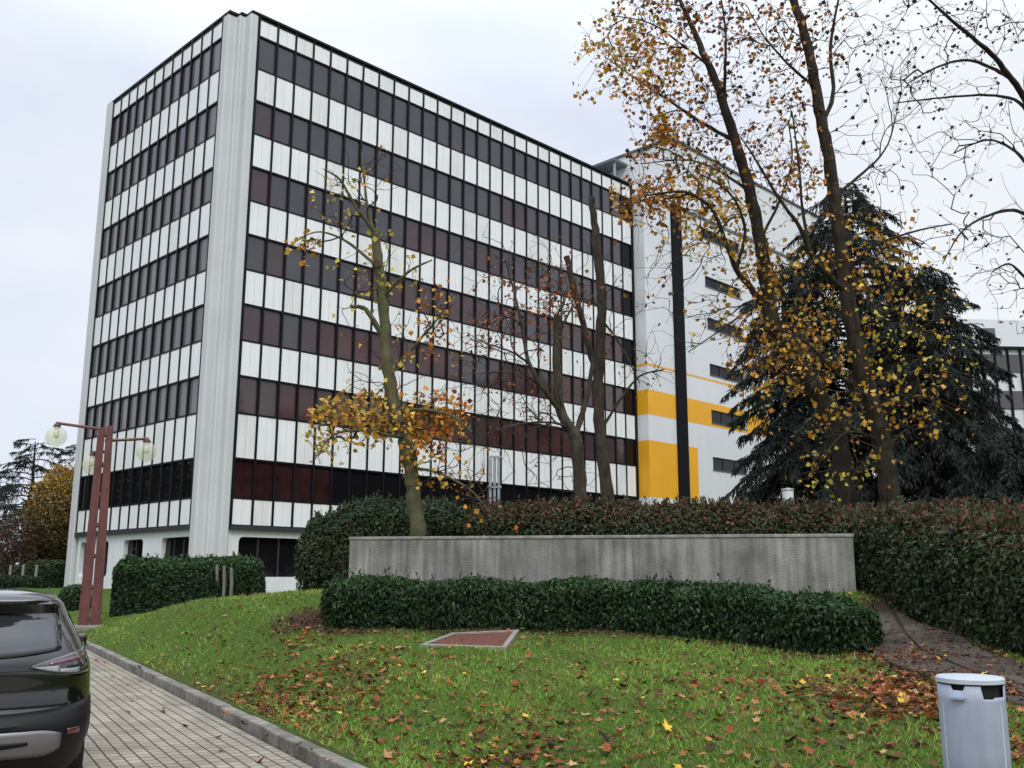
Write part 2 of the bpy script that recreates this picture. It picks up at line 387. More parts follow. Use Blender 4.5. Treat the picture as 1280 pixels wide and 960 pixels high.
# back-up structure behind the curtain wall
mb = MB(); mb.prism([(-.4,1.2),(-.05,.55),(31.2,.55),(31.2,15.2),(-.7,15.2),(-.7,1.5)], .5, ZCAP-.15, lambda x,y,z: B(x,y,z))
fin(mb.build('building_core', M['dark_beam'], office))
mb = MB(); mb.prism([(-1.3,.75),(-.78,.75),(-.78,.47),(-.47,.47),(-.47,-.08),(31.0,-.08),(31.0,15.3),(-1.3,15.3)], ZCAP-.13, ZCAP, lambda x,y,z: B(x,y,z))
fin(mb.build('roof_edge', M['black_metal'], office))
prs = random.Random(5)
pane_meshes = {}
wins = []
for fn, bay, n, key in faces:
    mw, rec = .105, .12
    for i, (zt, zb) in enumerate(whites):
        mb = MB()
        for j in range(n):
            a0 = j * bay + mw/2; a1 = (j+1) * bay - mw/2; am = (a0 + a1) / 2
            mb.cur = int(prs.random() < .22)
            for p0, p1 in ((a0+.004, am-.007), (am+.007, a1-.004)):
                d = prs.uniform(-.003,.003)
                mb.box((p0, -.06, zb+.035), (p1, .0+d, zt-.035), fn)
        fin(mb.build('spandrel_band', [M['white_panel'], M['white_panel_worn']], office))
    zlev = sorted({z for r in rows for z in r} | {ZW0T})
    for z in zlev:
        mb = MB(); mb.box((0, -.2, z-.045), (n*bay, .02, z+.045), fn); fin(mb.build('transom', M['black_metal'], office))
    for j in range(n+1):
        mb = MB(); mb.box((j*bay-mw/2, -.22, ZS1), (j*bay+mw/2, .048, ZCAP-.135), fn); fin(mb.build('mullion', M['black_metal'], office))
    mb = MB(); mb.box((-.02, -.3, ZS0), (n*bay+.05, .09, ZS1), fn); fin(mb.build('sill_beam', M['dark_beam'], office))
    for i, (zt, zb) in enumerate(rows):
        for j in range(n):
            dist = np.linalg.norm(np.array(fn((j+.5)*bay, 0, 0))[:2]) * (1 + .3*abs(zt-6)/30) * (1.6 if key == 'L' else 1)
            wins.append((dist, fn, bay, i, j, key, zt, zb))
wins.sort(key=lambda q: q[0])
rest = {}
for k, (dist, fn, bay, i, j, key, zt, zb) in enumerate(wins):
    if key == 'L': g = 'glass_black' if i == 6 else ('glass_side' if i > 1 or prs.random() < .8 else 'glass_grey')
    elif i == 6: g = 'glass_black' if j > 4 else 'glass_low'  # lowest row on both faces: reflected dark trees put into the glass colour
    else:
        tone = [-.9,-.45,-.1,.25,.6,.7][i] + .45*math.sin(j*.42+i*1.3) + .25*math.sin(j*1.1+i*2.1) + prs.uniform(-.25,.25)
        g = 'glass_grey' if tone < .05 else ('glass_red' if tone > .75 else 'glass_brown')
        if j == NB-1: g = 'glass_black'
    e = prs.uniform(-.004, .004); e2 = prs.uniform(-.004, .004)     # panes are never perfectly true
    vs = [fn(j*bay+.03, -.07+e, zb), fn((j+1)*bay-.03, -.07-e, zb), fn((j+1)*bay-.03, -.07-e+e2, zt), fn(j*bay+.03, -.07+e+e2, zt)]
    if k < 100:
        mb = MB(); mb.add(vs, [(0,1,2,3)]); o = mb.build('window', M[g], office, fix=False); fin(o)
    else:
        rest.setdefault('m', MB()); r_ = rest['m']; names = ['glass_low','glass_grey','glass_brown','glass_red','glass_black','glass_side']
        r_.cur = names.index(g); r_.add(vs, [(0,1,2,3)])
o = rest['m'].build('window', [M[q] for q in names], office, fix=False); fin(o); o['kind'] = 'stuff'
# corner columns
mb = MB(); mb.prism([(-1.31,1.40),(-1.31,.83),(-.83,.83),(-.83,.52),(-.52,.52),(-.52,-.06),(-.06,-.06),(-.06,.6),(-.8,1.40)], .3, ZCAP-.131, lambda x,y,z: B(x,y,z))
fin(mb.build('corner_column', M['column_white'], office, bevel=.11))
v1 = LV + NL*BAYL
mb = MB(); mb.prism([(-1.40,v1+.04),(-.6,v1+.04),(-.6,v1+.75),(-1.40,v1+.75)], .3, ZCAP-.131, lambda x,y,z: B(x,y,z))
fin(mb.build('corner_column', M['column_white'], office, bevel=.04))
mb = MB(); mb.box((NB*BAY+.06,-.3,.3),(NB*BAY+.2,.05,ZCAP-.14),Rf); fin(mb.build('end_return', M['black_metal'], office))
# ground floor: white wall with round-cornered openings
def rloop(a0, a1, z0, z1, r):
    pts = []
    for cx, cz, s0 in ((a1-r, z1-r, 0), (a0+r, z1-r, 90), (a0+r, z0+r, 180), (a1-r, z0+r, 270)):
        for q in range(7):
            an = R(s0 + 15*q); pts.append((cx + r*math.cos(an), cz + r*math.sin(an)))
    return pts
def module(mb, fn, A0, A1, Z0, Z1, a0, a1, z0, z1, r, d0, depth):
    pts = rloop(a0, a1, z0, z1, r); n = len(pts); ca, cz = (a0+a1)/2, (z0+z1)/2
    outp = []
    for i, (a, z) in enumerate(pts):
        seg = i // 7; q = i % 7
        if seg == 0: o_ = (A1, Z1) if q == 3 else ((A1, z) if q < 3 else (a, Z1))
        elif seg == 1: o_ = (A0, Z1) if q == 3 else ((a, Z1) if q < 3 else (A0, z))
        elif seg == 2: o_ = (A0, Z0) if q == 3 else ((A0, z) if q < 3 else (a, Z0))
        else: o_ = (A1, Z0) if q == 3 else ((a, Z0) if q < 3 else (A1, z))
        outp.append(o_)
    vs = [fn(a, d0, z) for a, z in pts] + [fn(a, d0, z) for a, z in outp] + [fn(a, d0-depth, z) for a, z in pts]
    fs = []
    for i in range(n):
        j = (i+1) % n
        fs.append((i, j, n+j, n+i)); fs.append((i, 2*n+i, 2*n+j, j))
    mb.add(vs, fs)
def glazing(fn, a0, a1, z0, z1, d, npost):
    mb = MB(); mb.add([fn(a0-.1,d,z0-.1),fn(a1+.1,d,z0-.1),fn(a1+.1,d,z1+.1),fn(a0-.1,d,z1+.1)],[(0,1,2,3)])
    g = fin(mb.build('shopfront_window', M['glass_black'], office, fix=False))
    mb = MB()
    for q in range(1, npost+1):
        a = a0 + (a1-a0)*q/(npost+1); mb.box((a-.04,d+.01,z0),(a+.04,d+.07,z1),fn)
    mb.build('window_frame', M['dark_beam'], g) if npost else None
mb = MB(); mods = []
A = 0.0
while A < 30:
    mods.append((Rf, A, A+4.4, A+.55, A+3.95, 2)); A += 4.4
def hit_L(px, py):
    d = ray(px, py); p0 = np.array(Lf(0, -.12, 0)); k = (p0[:2] @ DR)/(d[:2] @ DR); return (d[:2]*k - C0) @ DL - LV
_o = [hit_L(px, 690) for px in (238,201,178,154,135,121,112,100)]
for (a0, a1, o0, o1, npst) in [(-.06,(_o[1]+_o[2])/2,max(.12,_o[0]),_o[1],2),((_o[1]+_o[2])/2,(_o[3]+_o[4])/2,_o[2],_o[3],1),((_o[3]+_o[4])/2,(_o[5]+_o[6])/2,_o[4],_o[5],1),((_o[5]+_o[6])/2,13.0,_o[6],_o[7],1)]:
    mods.append((Lf, a0, a1, o0, o1, npst))
for fn, A0, A1, a0, a1, npst in mods:
    module(mb, fn, A0, A1, .45, ZS0+.02, a0, a1, 1.62, 3.46, .22, -.12, .3)
    glazing(fn, a0, a1, 1.62, 3.46, -.36, npst)
fin(mb.build('ground_floor_wall', M['base_white'], office, fix=False))

# ------------------------------------------------------------------ white and yellow tower
TU = 28.25*BAY; TPp = .95
tower = empty('stair_tower', B(TU, -TPp, 1.2)); OT = Matrix.Translation(Vector(B(TU,-TPp,1.2))).inverted()
tag(tower, 'plain white tower with yellow painted bands, slot windows and one black shaft', 'tower')
def fint(o): o.matrix_parent_inverse = OT; return o
def Tf(a, d, z): return B(TU + a, -TPp - d, z)
def hit_T(px, py, off=0.):
    """place along the tower's front (a, z) for a direction of sight"""
    d = ray(px, py); n = -DL; p0 = np.array(Tf(0, off, 0)) - np.array([0,0,EYE])
    k = (p0[:2] @ n) / (d[:2] @ n); q = d[:2]*k - C0; return q @ DR - TU, d[2]*k + EYE
aW = hit_T(841, 260)[0]; zLedge = hit_T(841, 256)[1]; zTop = hit_T(841, 175)[1]
aEnd = aW + 24
SLOTS = []
for (px, py0, py1, pxe) in [(876,283,296,925),(881,344,357,927),(884,396,410,930),(887,454,468,932),(889,512,528,934),(891,571,587,936)]:
    a0, zt = hit_T(px, py0); zb = hit_T(px, py1)[1]; a1 = hit_T(pxe, (py0+py1)/2+20)[0]; SLOTS.append((a0, a1, zb, zt))
mb = MB(); mb.prism([(0,0),(aEnd,0),(aEnd,-14),(0,-14)], .4, zLedge, lambda x,y,z: Tf(x,y,z)); tw_ = mb.build('wall', M['tower_white'], None)
mb = MB()
for a0, a1, zb, zt in SLOTS: mb.box((a0,-.3,zb),(a1,.3,zt),Tf)
cc = mb.build('cutter', M['tower_white'], None)
bo = tw_.modifiers.new('slots', 'BOOLEAN'); bo.object = cc; bo.operation = 'DIFFERENCE'; bo.solver = 'EXACT'
dg = bpy.context.evaluated_depsgraph_get(); dg.update()
me = bpy.data.meshes.new_from_object(tw_.evaluated_get(dg)); me.name = 'wall'
bpy.data.objects.remove(tw_); bpy.data.objects.remove(cc)
fint(link('wall', me, tower))
mb = MB(); mb.prism([(aW,-.03),(aEnd-.1,-.03),(aEnd-.1,-16),(aW,-16)], zLedge, zTop, lambda x,y,z: Tf(x,y,z))
fint(mb.build('upper_wall', M['tower_white'], tower))
mb = MB(); mb.prism([(aW-.12,.1),(aEnd,.1),(aEnd,-16.1),(aW-.12,-16.1)], zTop, zTop+.16, lambda x,y,z: Tf(x,y,z)); fint(mb.build('roof_edge', M['roof_grey'], tower))
mb = MB(); mb.prism([(aW,.06),(aEnd+.02,.06),(aEnd+.02,-.05),(aW,-.05)], zLedge-.14, zLedge+.1, lambda x,y,z: Tf(x,y,z)); fint(mb.build('ledge', M['canopy_grey'], tower))
a1 = hit_T(851.5, 330)[0]; a0_ = hit_T(839.5, 330)[0]
mb = MB(); mb.box((a0_, -.1, .5), (a1, .16, zLedge+.02), Tf); fint(mb.build('black_shaft', M['shaft_black'], tower, bevel=.02))
# painted bands: sheets a few mm proud of the render, returning round the corner
def band(z0, z1, aend, hole=None):
    mb = MB(); e = .006
    def q(a, b, c, d): mb.add([Tf(a,e,c),Tf(b,e,c),Tf(b,e,d),Tf(a,e,d)],[(0,1,2,3)])
    if hole:
        a0, a1, zb, zt = hole; q(-e, a0, z0, z1)
        if zt < z1: q(a0, min(a1,aend), zt, z1)
        if zb > z0: q(a0, min(a1,aend), z0, zb)
        if a1 < aend: q(a1, aend, z0, z1)
    else: q(-e, aend, z0, z1)
    mb.add([Tf(-e,e,z0),Tf(-e,e,z1),Tf(-e,-TPp-.05,z1),Tf(-e,-TPp-.05,z0)],[(0,1,2,3)])
    fint(mb.build('painted_band', M['tower_yellow'], tower, fix=False))
z1_ = hit_T(811,486.6)[1]; z0_ = hit_T(811,517.5)[1]; band(z0_, z1_, hit_T(960,520)[0], SLOTS[4])
zc1 = hit_T(811,549.8)[1]; zc0 = hit_T(813,621)[1]; band(zc0, zc1, hit_T(873,590)[0])
zt1 = hit_T(811,454.2)[1]; band(zt1-.16, zt1, hit_T(935,480)[0])
for a0, a1, zb, zt in SLOTS:
    mb = MB()
    for q0, q1, w0, w1 in ((a0,a1,zt-.06,zt),(a0,a1,zb,zb+.06),(a0,a0+.06,zb+.061,zt-.061),(a1-.06,a1,zb+.061,zt-.061)):
        mb.box((q0,-.24,w0),(q1,-.16,w1),Tf)
    for q in (1,2):
        a = a0+(a1-a0)*q/3; mb.box((a-.05,-.24,zb+.061),(a+.05,-.15,zt-.061),Tf)
    fr = fint(mb.build('slot_window', M['dark_beam'], tower))
    mb = MB(); mb.add([Tf(a0+.03,-.2,zb+.03),Tf(a1-.03,-.2,zb+.03),Tf(a1-.03,-.2,zt-.03),Tf(a0+.03,-.2,zt-.03)],[(0,1,2,3)])
    mb.build('pane', M['glass_black'], fr, fix=False)
    mb = MB(); mb.box((a0-.05,.012,zb-.06),(a1+.05,.06,zb-.005),Tf); fint(mb.build('window_sill', M['canopy_grey'], tower))
# roof shelter between the block and the tower
def hit_u(px, py, u):
    d = ray(px, py); k = ((C0 + u*DR) @ DR)/(d[:2] @ DR); q = d[:2]*k - C0; return q @ DL, d[2]*k + EYE
uT = TU + aW
vC, zC = hit_u(784, 205, uT)
def hit_z(px, py, z):
    d = ray(px, py); q = d[:2]*((z-EYE)/d[2]) - C0; return q @ DR, q @ DL
uB, vB = hit_z(763, 198.5, zC); uA, vA = hit_z(741, 207, zC)
mb = MB(); mb.prism([(uB,vC),(uT-.01,vC),(uT-.01,max(vA,vC+3)),(uB,max(vA,vC+3))], zC-.22, zC, lambda x,y,z: B(x,y,z)); fin(mb.build('roof_shelter', M['canopy_grey'], office))
uP = hit_z(767, 199, zC)[0]
mb = MB(); mb.prism([(uP,vC+.1),(uP+.14,vC+.1),(uP+.14,vC+.24),(uP,vC+.24)], ZCAP+.001, zC-.221, lambda x,y,z: B(x,y,z)); fin(mb.build('shelter_post', M['galv'], office))
mb = MB(); mb.prism([(uP-.1,vC+2.2),(uT-.02,vC+2.2),(uT-.02,vC+2.9),(uP-.1,vC+2.9)], ZCAP+.001, zC-.23, lambda x,y,z: B(x,y,z)); fin(mb.build('plant_room', M['dark_beam'], office))

# ------------------------------------------------------------------ second office block, far to the right
ob = at(1228, 700, 92); ox, oy = ob[0], ob[1]
block = empty('office_block', (ox, oy, .8), R(4)); tag(block, 'distant white office block with black railings of mullions behind the cedar trees', 'office building')
zt = at(1250, 398, 92)[2] - .8
bw, bd = 34.0, 14.0
mb = MB(); mb.box((0,.2,-.6),(bw,bd,zt)); mb.build('wall', M['tower_white'], block)
for k in range(5):
    zb = zt - 5.2 - 3.6*k
    mb = MB(); mb.box((.4,.05,zb),(bw-.4,.17,zb+1.7)); mb.build('window_band', M['glass_grey'], block)
for k in range(26):
    mb = MB(); mb.box((.4+1.3*k,-.12,-.5),(.52+1.3*k,.19,zt-2.9)); mb.build('mullion', M['black_metal'], block)
mb = MB(); mb.box((.3,-.16,zt-3.0),(bw-.3,.18,zt-2.75)); mb.build('rail', M['black_metal'], block)
mb = MB(); mb.box((2.2,.1,zt-2.2),(3.4,.19,zt-.9)); mb.build('vent_window', M['canopy_grey'], block)

# ------------------------------------------------------------------ concrete wall
WLp, WRp = at(437,672,17.4), at(1066,666,15.6)
wd = WRp - WLp; wl = math.hypot(wd[0], wd[1]); wz = math.atan2(wd[1], wd[0]); ztopw = (WLp[2]+WRp[2])/2
def wall_mat():
    m = mat('rough_concrete', (.30,.29,.265), .9, spec=.15, noise=(1.4,.45), streak=(5,.5,(2.0,2.0,.13)), bump=(14,.7,(1.2,1.2,3)), col2=(.25,.24,.22))
    return m
cw_ = empty('concrete_wall', (WLp[0], WLp[1], 1.0), wz); tag(cw_, 'low weathered grey concrete wall with dark rain streaks between two hedges', 'wall')
mb = MB(); nx = 60
mb.box((0,0,-.3),(wl,.32,ztopw-1.0-.055)); mb.build('wall_body', wall_mat(), cw_, bevel=.012)
mb = MB(); mb.box((-.012,-.014,ztopw-1.0-.053),(wl+.012,.334,ztopw-1.0)); mb.build('coping', mat('coping', (.30,.285,.26), .9, spec=.15, noise=(5,.35), streak=(4,.3,(3,3,.3)), bump=(30,.5)), cw_, bevel=.01)

# ------------------------------------------------------------------ paved path and slab in the lawn
path = MB(); prp = random.Random(8)
cl = [at(1117,778,14.3), at(1130,790,13.2), at(1150,803,12.3), at(1180,822,11.3), at(1215,840,10.3), at(1262,858,9.4), at(1340,885,8.5), at(1430,915,7.7)]
for i in range(len(cl)-1):
    a, b = cl[i][:2], cl[i+1][:2]; d = (b-a)/np.linalg.norm(b-a); nrm = np.array([-d[1], d[0]])
    for s0, s1 in ((-.55,-.0),(.02,.6)):
        g = .02; jit = prp.uniform(-.03,.03)
        q = [a+d*g+nrm*(s0+g+jit), b-d*g+nrm*(s0+g+jit), b-d*g+nrm*(s1-g), a+d*g+nrm*(s1-g)]
        zz = [gz(*p_)+.02+prp.uniform(0,.012) for p_ in q]
        vs = [(*p_, z_) for p_, z_ in zip(q, zz)] + [(*p_, z_-.12) for p_, z_ in zip(q, zz)]
        path.add(vs, [(0,1,2,3),(0,4,5,1),(1,5,6,2),(2,6,7,3),(3,7,4,0)])
tag(path.build('path', M['path_stone'], bevel=.012), kind='structure')

q4 = [at(524,811,13.05), at(633,811,13.05), at(649,790,14.9), at(566,789,14.9)]
for p_ in q4: p_[2] = gz(p_[0], p_[1]) + .035
ctr = sum(q4)/4
hatch = empty('access_cover', tuple(ctr)); tag(hatch, 'rectangular brown gravel tray cover with pale stone edging sunk in the lawn', 'cover')
inner = [ctr + (p_-ctr)*.87 for p_ in q4]
mb = MB()
for i in range(4):
    j = (i+1)%4; o0, o1, i0, i1 = q4[i]-ctr, q4[j]-ctr, inner[i]-ctr, inner[j]-ctr
    up = np.array([0,0,.0]); dn = np.array([0,0,-.12])
    mb.add([o0,o1,i1,i0,o0+dn,o1+dn,i1+dn,i0+dn], [(0,1,2,3),(0,4,5,1),(3,2,6,7)])
mb.build('stone_edging', M['stone'], hatch)
mb = MB(); mb.add([p_-ctr-np.array([0,0,.02]) for p_ in inner],[(0,1,2,3)]); mb.build('gravel_fill', M['brown_gravel'], hatch)

# ------------------------------------------------------------------ leaves, hedges
def rand_dirs(n):
    d = rng.normal(size=(n,3)); return d / np.linalg.norm(d, axis=1, keepdims=True)
def leaf_quads(P, N, size, cols, aspect=.55, droop=None, lift=.35, fold=.12):
    """diamond leaves: base, side, tip, side. P (n,3), N (n,3) facing, size (n,), cols (n,3)"""
    n = len(P); t = rand_dirs(n)
    if droop is not None: t = t*.6 + np.array(droop)
    t = t - N*(t*N).sum(1, keepdims=True); t /= np.linalg.norm(t, axis=1, keepdims=True)+1e-9
    b = np.cross(N, t); s = size[:,None]
    base = P - t*s*.5; tip = P + t*s*.5 + N*s*lift*rng.uniform(-.4,.4,(n,1))
    w_ = s*aspect*.5; up = N*s*fold
    V = np.stack([base, P + b*w_ + up + t*s*.02, tip, P - b*w_ + up + t*s*.02], 1)
    return V.reshape(-1,3), np.repeat(cols, 4, 0)
def pick(pal, n, jit=.25):
    pal = np.array(pal, float); c = pal[rng.integers(0, len(pal), n)]
    return np.clip(c * (1 + rng.uniform(-jit, jit, (n,1))) * (1 + rng.uniform(-.08,.08,(n,3))), .002, 1)
def bumps(P, sc, seed):
    r_ = np.random.default_rng(seed); o = np.zeros(len(P))
    for k in range(7):
        f = r_.normal(size=3)*sc*(1+.5*k); o += np.sin(P@f + r_.uniform(0,6.28))/(1+.5*k)
    return o/3
def hedge(name, label, pts, zb, zt, hw, nleaf, lsize, pal_side, pal_top, amp=.06, n_exp=5, top_frac=.8, seed=1, cat='hedge', group=None, aspect=.55, sprigs=0, low_gap=0., upward=.35, depth=.05):
    """pts: centre line (x,y), zb/zt: base and top height per point, hw: half thickness per point"""
    pts = np.array(pts, float)[:, :2]; zb = np.array(zb, float); zt = np.array(zt, float); hw = np.broadcast_to(np.array(hw, float), len(pts))
    seg = np.r_[0, np.cumsum(np.linalg.norm(np.diff(pts, axis=0), axis=1))]; Lg = seg[-1]
    na, nb = max(24, int(Lg/.12)), 40
    a = np.linspace(-1, 1, na); u = np.sign(a)*(1-(1-np.abs(a))**1.6)             # closer together at the ends
    s = (u*.5+.5)*Lg; e = (1-np.abs(u)**(n_exp*2.2))**(1/3.0)
    cx = np.interp(s, seg, pts[:,0]); cy = np.interp(s, seg, pts[:,1]); b0 = np.interp(s, seg, zb); t0 = np.interp(s, seg, zt); w0 = np.interp(s, seg, hw)
    tx = np.gradient(cx); ty = np.gradient(cy); tl = np.hypot(tx,ty)+1e-9; nxv, nyv = -ty/tl, tx/tl
    th = np.linspace(0, math.pi, nb); c_, s_ = np.cos(th), np.sin(th)
    X = np.sign(c_)*np.abs(c_)**(2/n_exp); Z = np.abs(s_)**(2/n_exp)
    G = np.zeros((na, nb, 3))
    ee = np.maximum(e, .03)[:,None]
    G[:,:,0] = cx[:,None] + nxv[:,None]*w0[:,None]*ee*X[None]
    G[:,:,1] = cy[:,None] + nyv[:,None]*w0[:,None]*ee*X[None]
    G[:,:,2] = b0[:,None] - .15 + (t0-b0+.15)[:,None]*(.82+.18*ee)*Z[None]
    def normals(G):
        du = np.gradient(G, axis=0); dv = np.gradient(G, axis=1); n_ = np.cross(dv, du); n_ /= np.linalg.norm(n_, axis=2, keepdims=True)+1e-9; return n_
    n_ = normals(G); mid = np.stack([cx, cy, (b0+t0)/2], 1)[:,None]
    if ((G-mid)*n_).sum() < 0: n_ = -n_
    G = G + n_*(amp*bumps(G.reshape(-1,3), 1.6, seed).reshape(na,nb) + .5*amp*bumps(G.reshape(-1,3), 6, seed+1).reshape(na,nb))[:,:,None]
    root = empty(name, (pts[:,0].mean(), pts[:,1].mean(), zb.mean())); tag(root, label, cat, group)
    inv = Matrix.Translation(root.location).inverted()
    core = G - n_*.13
    ids = np.arange(na*nb).reshape(na,nb); fq = np.stack([ids[:-1,:-1],ids[:-1,1:],ids[1:,1:],ids[1:,:-1]],-1).reshape(-1,4)
    me = bpy.data.meshes.new('branches'); me.from_pydata(core.reshape(-1,3).tolist(), [], fq.tolist()+[list(ids[0]), list(ids[-1])])
    o = link('branches', me, root, [M['hedge_core']]); o.matrix_parent_inverse = inv
    # leaves by area
    A_, B_, C_, D_ = G[:-1,:-1].reshape(-1,3), G[:-1,1:].reshape(-1,3), G[1:,1:].reshape(-1,3), G[1:,:-1].reshape(-1,3)
    ar = np.linalg.norm(np.cross(C_-A_, D_-B_), axis=1)*.5
    zz = (A_[:,2]+C_[:,2])/2; ar = ar*(zz > (b0.min()-.05))
    f = rng.choice(len(ar), nleaf, p=ar/ar.sum()); uu = rng.random((nleaf,1)); vv = rng.random((nleaf,1))
    P = (A_[f]*(1-uu)+D_[f]*uu)*(1-vv) + (B_[f]*(1-uu)+C_[f]*uu)*vv
    nn = n_[:-1,:-1].reshape(-1,3)[f]
    P = P + nn*(rng.normal(0,.02,(nleaf,1)) - np.abs(rng.normal(0,depth,(nleaf,1))))
    N = nn + rng.normal(0,.75,(nleaf,3)); N /= np.linalg.norm(N,axis=1,keepdims=True)
    k = np.clip((np.arange(na*nb).reshape(na,nb)[:-1,:-1].reshape(-1)[f] // nb), 0, na-1)
    fr = (P[:,2]-b0[k])/(t0[k]-b0[k])
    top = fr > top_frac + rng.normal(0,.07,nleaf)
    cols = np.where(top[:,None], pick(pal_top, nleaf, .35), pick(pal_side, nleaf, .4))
    patch = 1 + .22*bumps(P, 2.2, seed+5)[:,None]; cols = np.clip(cols*patch, .002, 1)
    if low_gap: keep = (fr > low_gap) | (rng.random(nleaf) < .35); P, N, cols = P[keep], N[keep], cols[keep]
    sz = lsize*rng.uniform(.6,1.3,len(P))
    V, Cc = leaf_quads(P, N, sz, cols, aspect, droop=(0,0,upward))
    if sprigs:                                            # shoots standing up out of the clipped top
        f2 = np.where((n_[:-1,:-1,2].reshape(-1) > .75) & (ar > 0))[0]; f2 = rng.choice(f2, sprigs)
        base = A_[f2]; hgt = rng.uniform(.05,.2,sprigs); Ps, Ns = [], []
        for q in range(7):
            Ps.append(base + np.c_[rng.normal(0,.025,(sprigs,2)), hgt*(q+.5)/7]); Ns.append(rng.normal(0,1,(sprigs,3))*[1,1,.45])
        Ps = np.concatenate(Ps); Ns = np.concatenate(Ns); Ns /= np.linalg.norm(Ns,axis=1,keepdims=True)
        V2, C2 = leaf_quads(Ps, Ns, lsize*rng.uniform(.7,1.2,len(Ps)), pick(pal_top, len(Ps), .3), aspect, droop=(0,0,.8))
        V = np.r_[V, V2]; Cc = np.r_[Cc, C2]
    o = link('foliage', np_mesh('foliage', V, 4, Cc), root, [M['hedge_leaf']]); o.matrix_parent_inverse = inv
    return root

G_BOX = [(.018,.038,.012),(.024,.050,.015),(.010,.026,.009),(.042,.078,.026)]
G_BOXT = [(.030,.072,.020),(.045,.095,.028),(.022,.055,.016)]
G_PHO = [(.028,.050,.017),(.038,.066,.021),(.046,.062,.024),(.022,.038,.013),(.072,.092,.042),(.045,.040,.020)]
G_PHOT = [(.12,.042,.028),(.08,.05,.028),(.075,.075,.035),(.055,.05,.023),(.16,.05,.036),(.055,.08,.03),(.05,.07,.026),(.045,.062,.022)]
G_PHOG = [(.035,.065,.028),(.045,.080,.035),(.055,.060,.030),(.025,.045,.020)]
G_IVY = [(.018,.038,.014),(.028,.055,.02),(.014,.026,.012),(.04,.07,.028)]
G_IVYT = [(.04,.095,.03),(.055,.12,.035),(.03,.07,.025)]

# clipped box hedge in front of the wall
fr = [at(412,792,15.6), at(520,790,15.4), at(640,790,15.1), at(800,797,14.4), at(930,806,13.6), at(1040,824,12.7), at(1117,828,12.1)]
cen = [np.array([p_[0], p_[1]+.55]) for p_ in fr]; cen[0] += [-.22,0]; cen[-1] += [.1,.1]
tops = [at(px,py,c_[1])[2] for (px,py),c_ in zip([(412,722),(520,726),(640,727),(800,729),(930,735),(1040,748),(1117,760)], cen)]
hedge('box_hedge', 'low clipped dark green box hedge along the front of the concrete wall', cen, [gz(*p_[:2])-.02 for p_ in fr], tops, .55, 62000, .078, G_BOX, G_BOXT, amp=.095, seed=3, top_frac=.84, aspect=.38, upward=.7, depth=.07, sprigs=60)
# big photinia bush at the left end and long hedge behind the wall
bl = [at(395,735,23.2), at(450,735,22.6), at(520,735,22.0), at(575,735,21.4)]
hedge('photinia_bush', 'tall rounded dark green bush at the end of the concrete wall, stems bare below', [p_[:2] for p_ in bl], [1.25]*4, [at(395,640,23)[2]-.1, at(450,629,22.6)[2], at(520,629,22)[2], at(575,632,21.4)[2]], 1.1, 42000, .08, G_PHO, G_PHOG, amp=.14, n_exp=3.2, seed=9, cat='bush', sprigs=150, low_gap=.18)
bb = [at(580,735,20.6), at(700,735,20.2), at(830,735,19.7), at(960,735,19.2), at(1075,735,18.8)]
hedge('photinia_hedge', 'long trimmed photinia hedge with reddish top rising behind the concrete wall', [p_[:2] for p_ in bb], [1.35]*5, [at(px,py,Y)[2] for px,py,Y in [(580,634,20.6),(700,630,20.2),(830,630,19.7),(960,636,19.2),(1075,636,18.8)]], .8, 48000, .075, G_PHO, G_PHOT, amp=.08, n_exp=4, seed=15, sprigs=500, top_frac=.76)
rb = [at(1075,735,17.8), at(1140,735,16.2), at(1215,735,14.6), at(1290,735,13.0), at(1390,735,11.4), at(1500,735,10.0)]
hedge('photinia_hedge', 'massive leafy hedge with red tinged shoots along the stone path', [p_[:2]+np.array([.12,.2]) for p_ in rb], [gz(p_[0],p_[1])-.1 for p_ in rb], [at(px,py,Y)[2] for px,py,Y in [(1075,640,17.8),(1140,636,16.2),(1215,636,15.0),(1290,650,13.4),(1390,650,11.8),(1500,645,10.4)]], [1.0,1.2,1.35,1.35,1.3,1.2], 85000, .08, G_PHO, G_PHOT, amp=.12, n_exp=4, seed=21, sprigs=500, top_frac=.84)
# ivy hedge by the lamp
iv = [at(128,760,30.2), at(180,760,30.6), at(240,757,31.4), at(318,748,33.0)]
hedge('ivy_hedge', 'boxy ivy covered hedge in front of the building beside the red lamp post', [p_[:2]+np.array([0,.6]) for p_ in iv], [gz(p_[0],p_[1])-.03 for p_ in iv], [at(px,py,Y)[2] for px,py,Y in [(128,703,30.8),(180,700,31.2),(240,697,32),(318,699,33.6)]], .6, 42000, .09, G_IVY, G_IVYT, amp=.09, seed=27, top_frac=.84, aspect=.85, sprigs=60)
sb = [at(82,753,36), at(104,753,35.6)]
hedge('shrub', 'small round dark shrub at the foot of the far building column', [p_[:2] for p_ in sb], [gz(p_[0],p_[1])-.05 for p_ in sb], [at(82,733,36)[2], at(104,729,35.6)[2]], .5, 5000, .08, G_IVY, G_IVYT, n_exp=2.6, seed=31, cat='shrub', aspect=.8)
# far clipped hedges at the left edge
h1 = [at(-40,740,52), at(20,738,52), at(45,738,52)]
hedge('far_hedge', 'low flat clipped hedge below the wire fence, beyond the black car', [p_[:2] for p_ in h1], [gz(p_[0],p_[1])-.1 for p_ in h1], [at(-40,717,52)[2], at(20,720,52)[2], at(45,722,52)[2]], .8, 8000, .11, G_BOX, G_IVY, seed=33)
h2 = [at(28,735,62), at(55,735,61), at(84,735,60)]
hedge('far_hedge', 'taller dark hedge standing under the yellow tree', [p_[:2] for p_ in h2], [.9]*3, [at(28,706,62)[2], at(55,700,61)[2], at(84,701,60)[2]], .9, 9000, .13, G_BOX, [(.03,.06,.02),(.05,.07,.025)], seed=35)

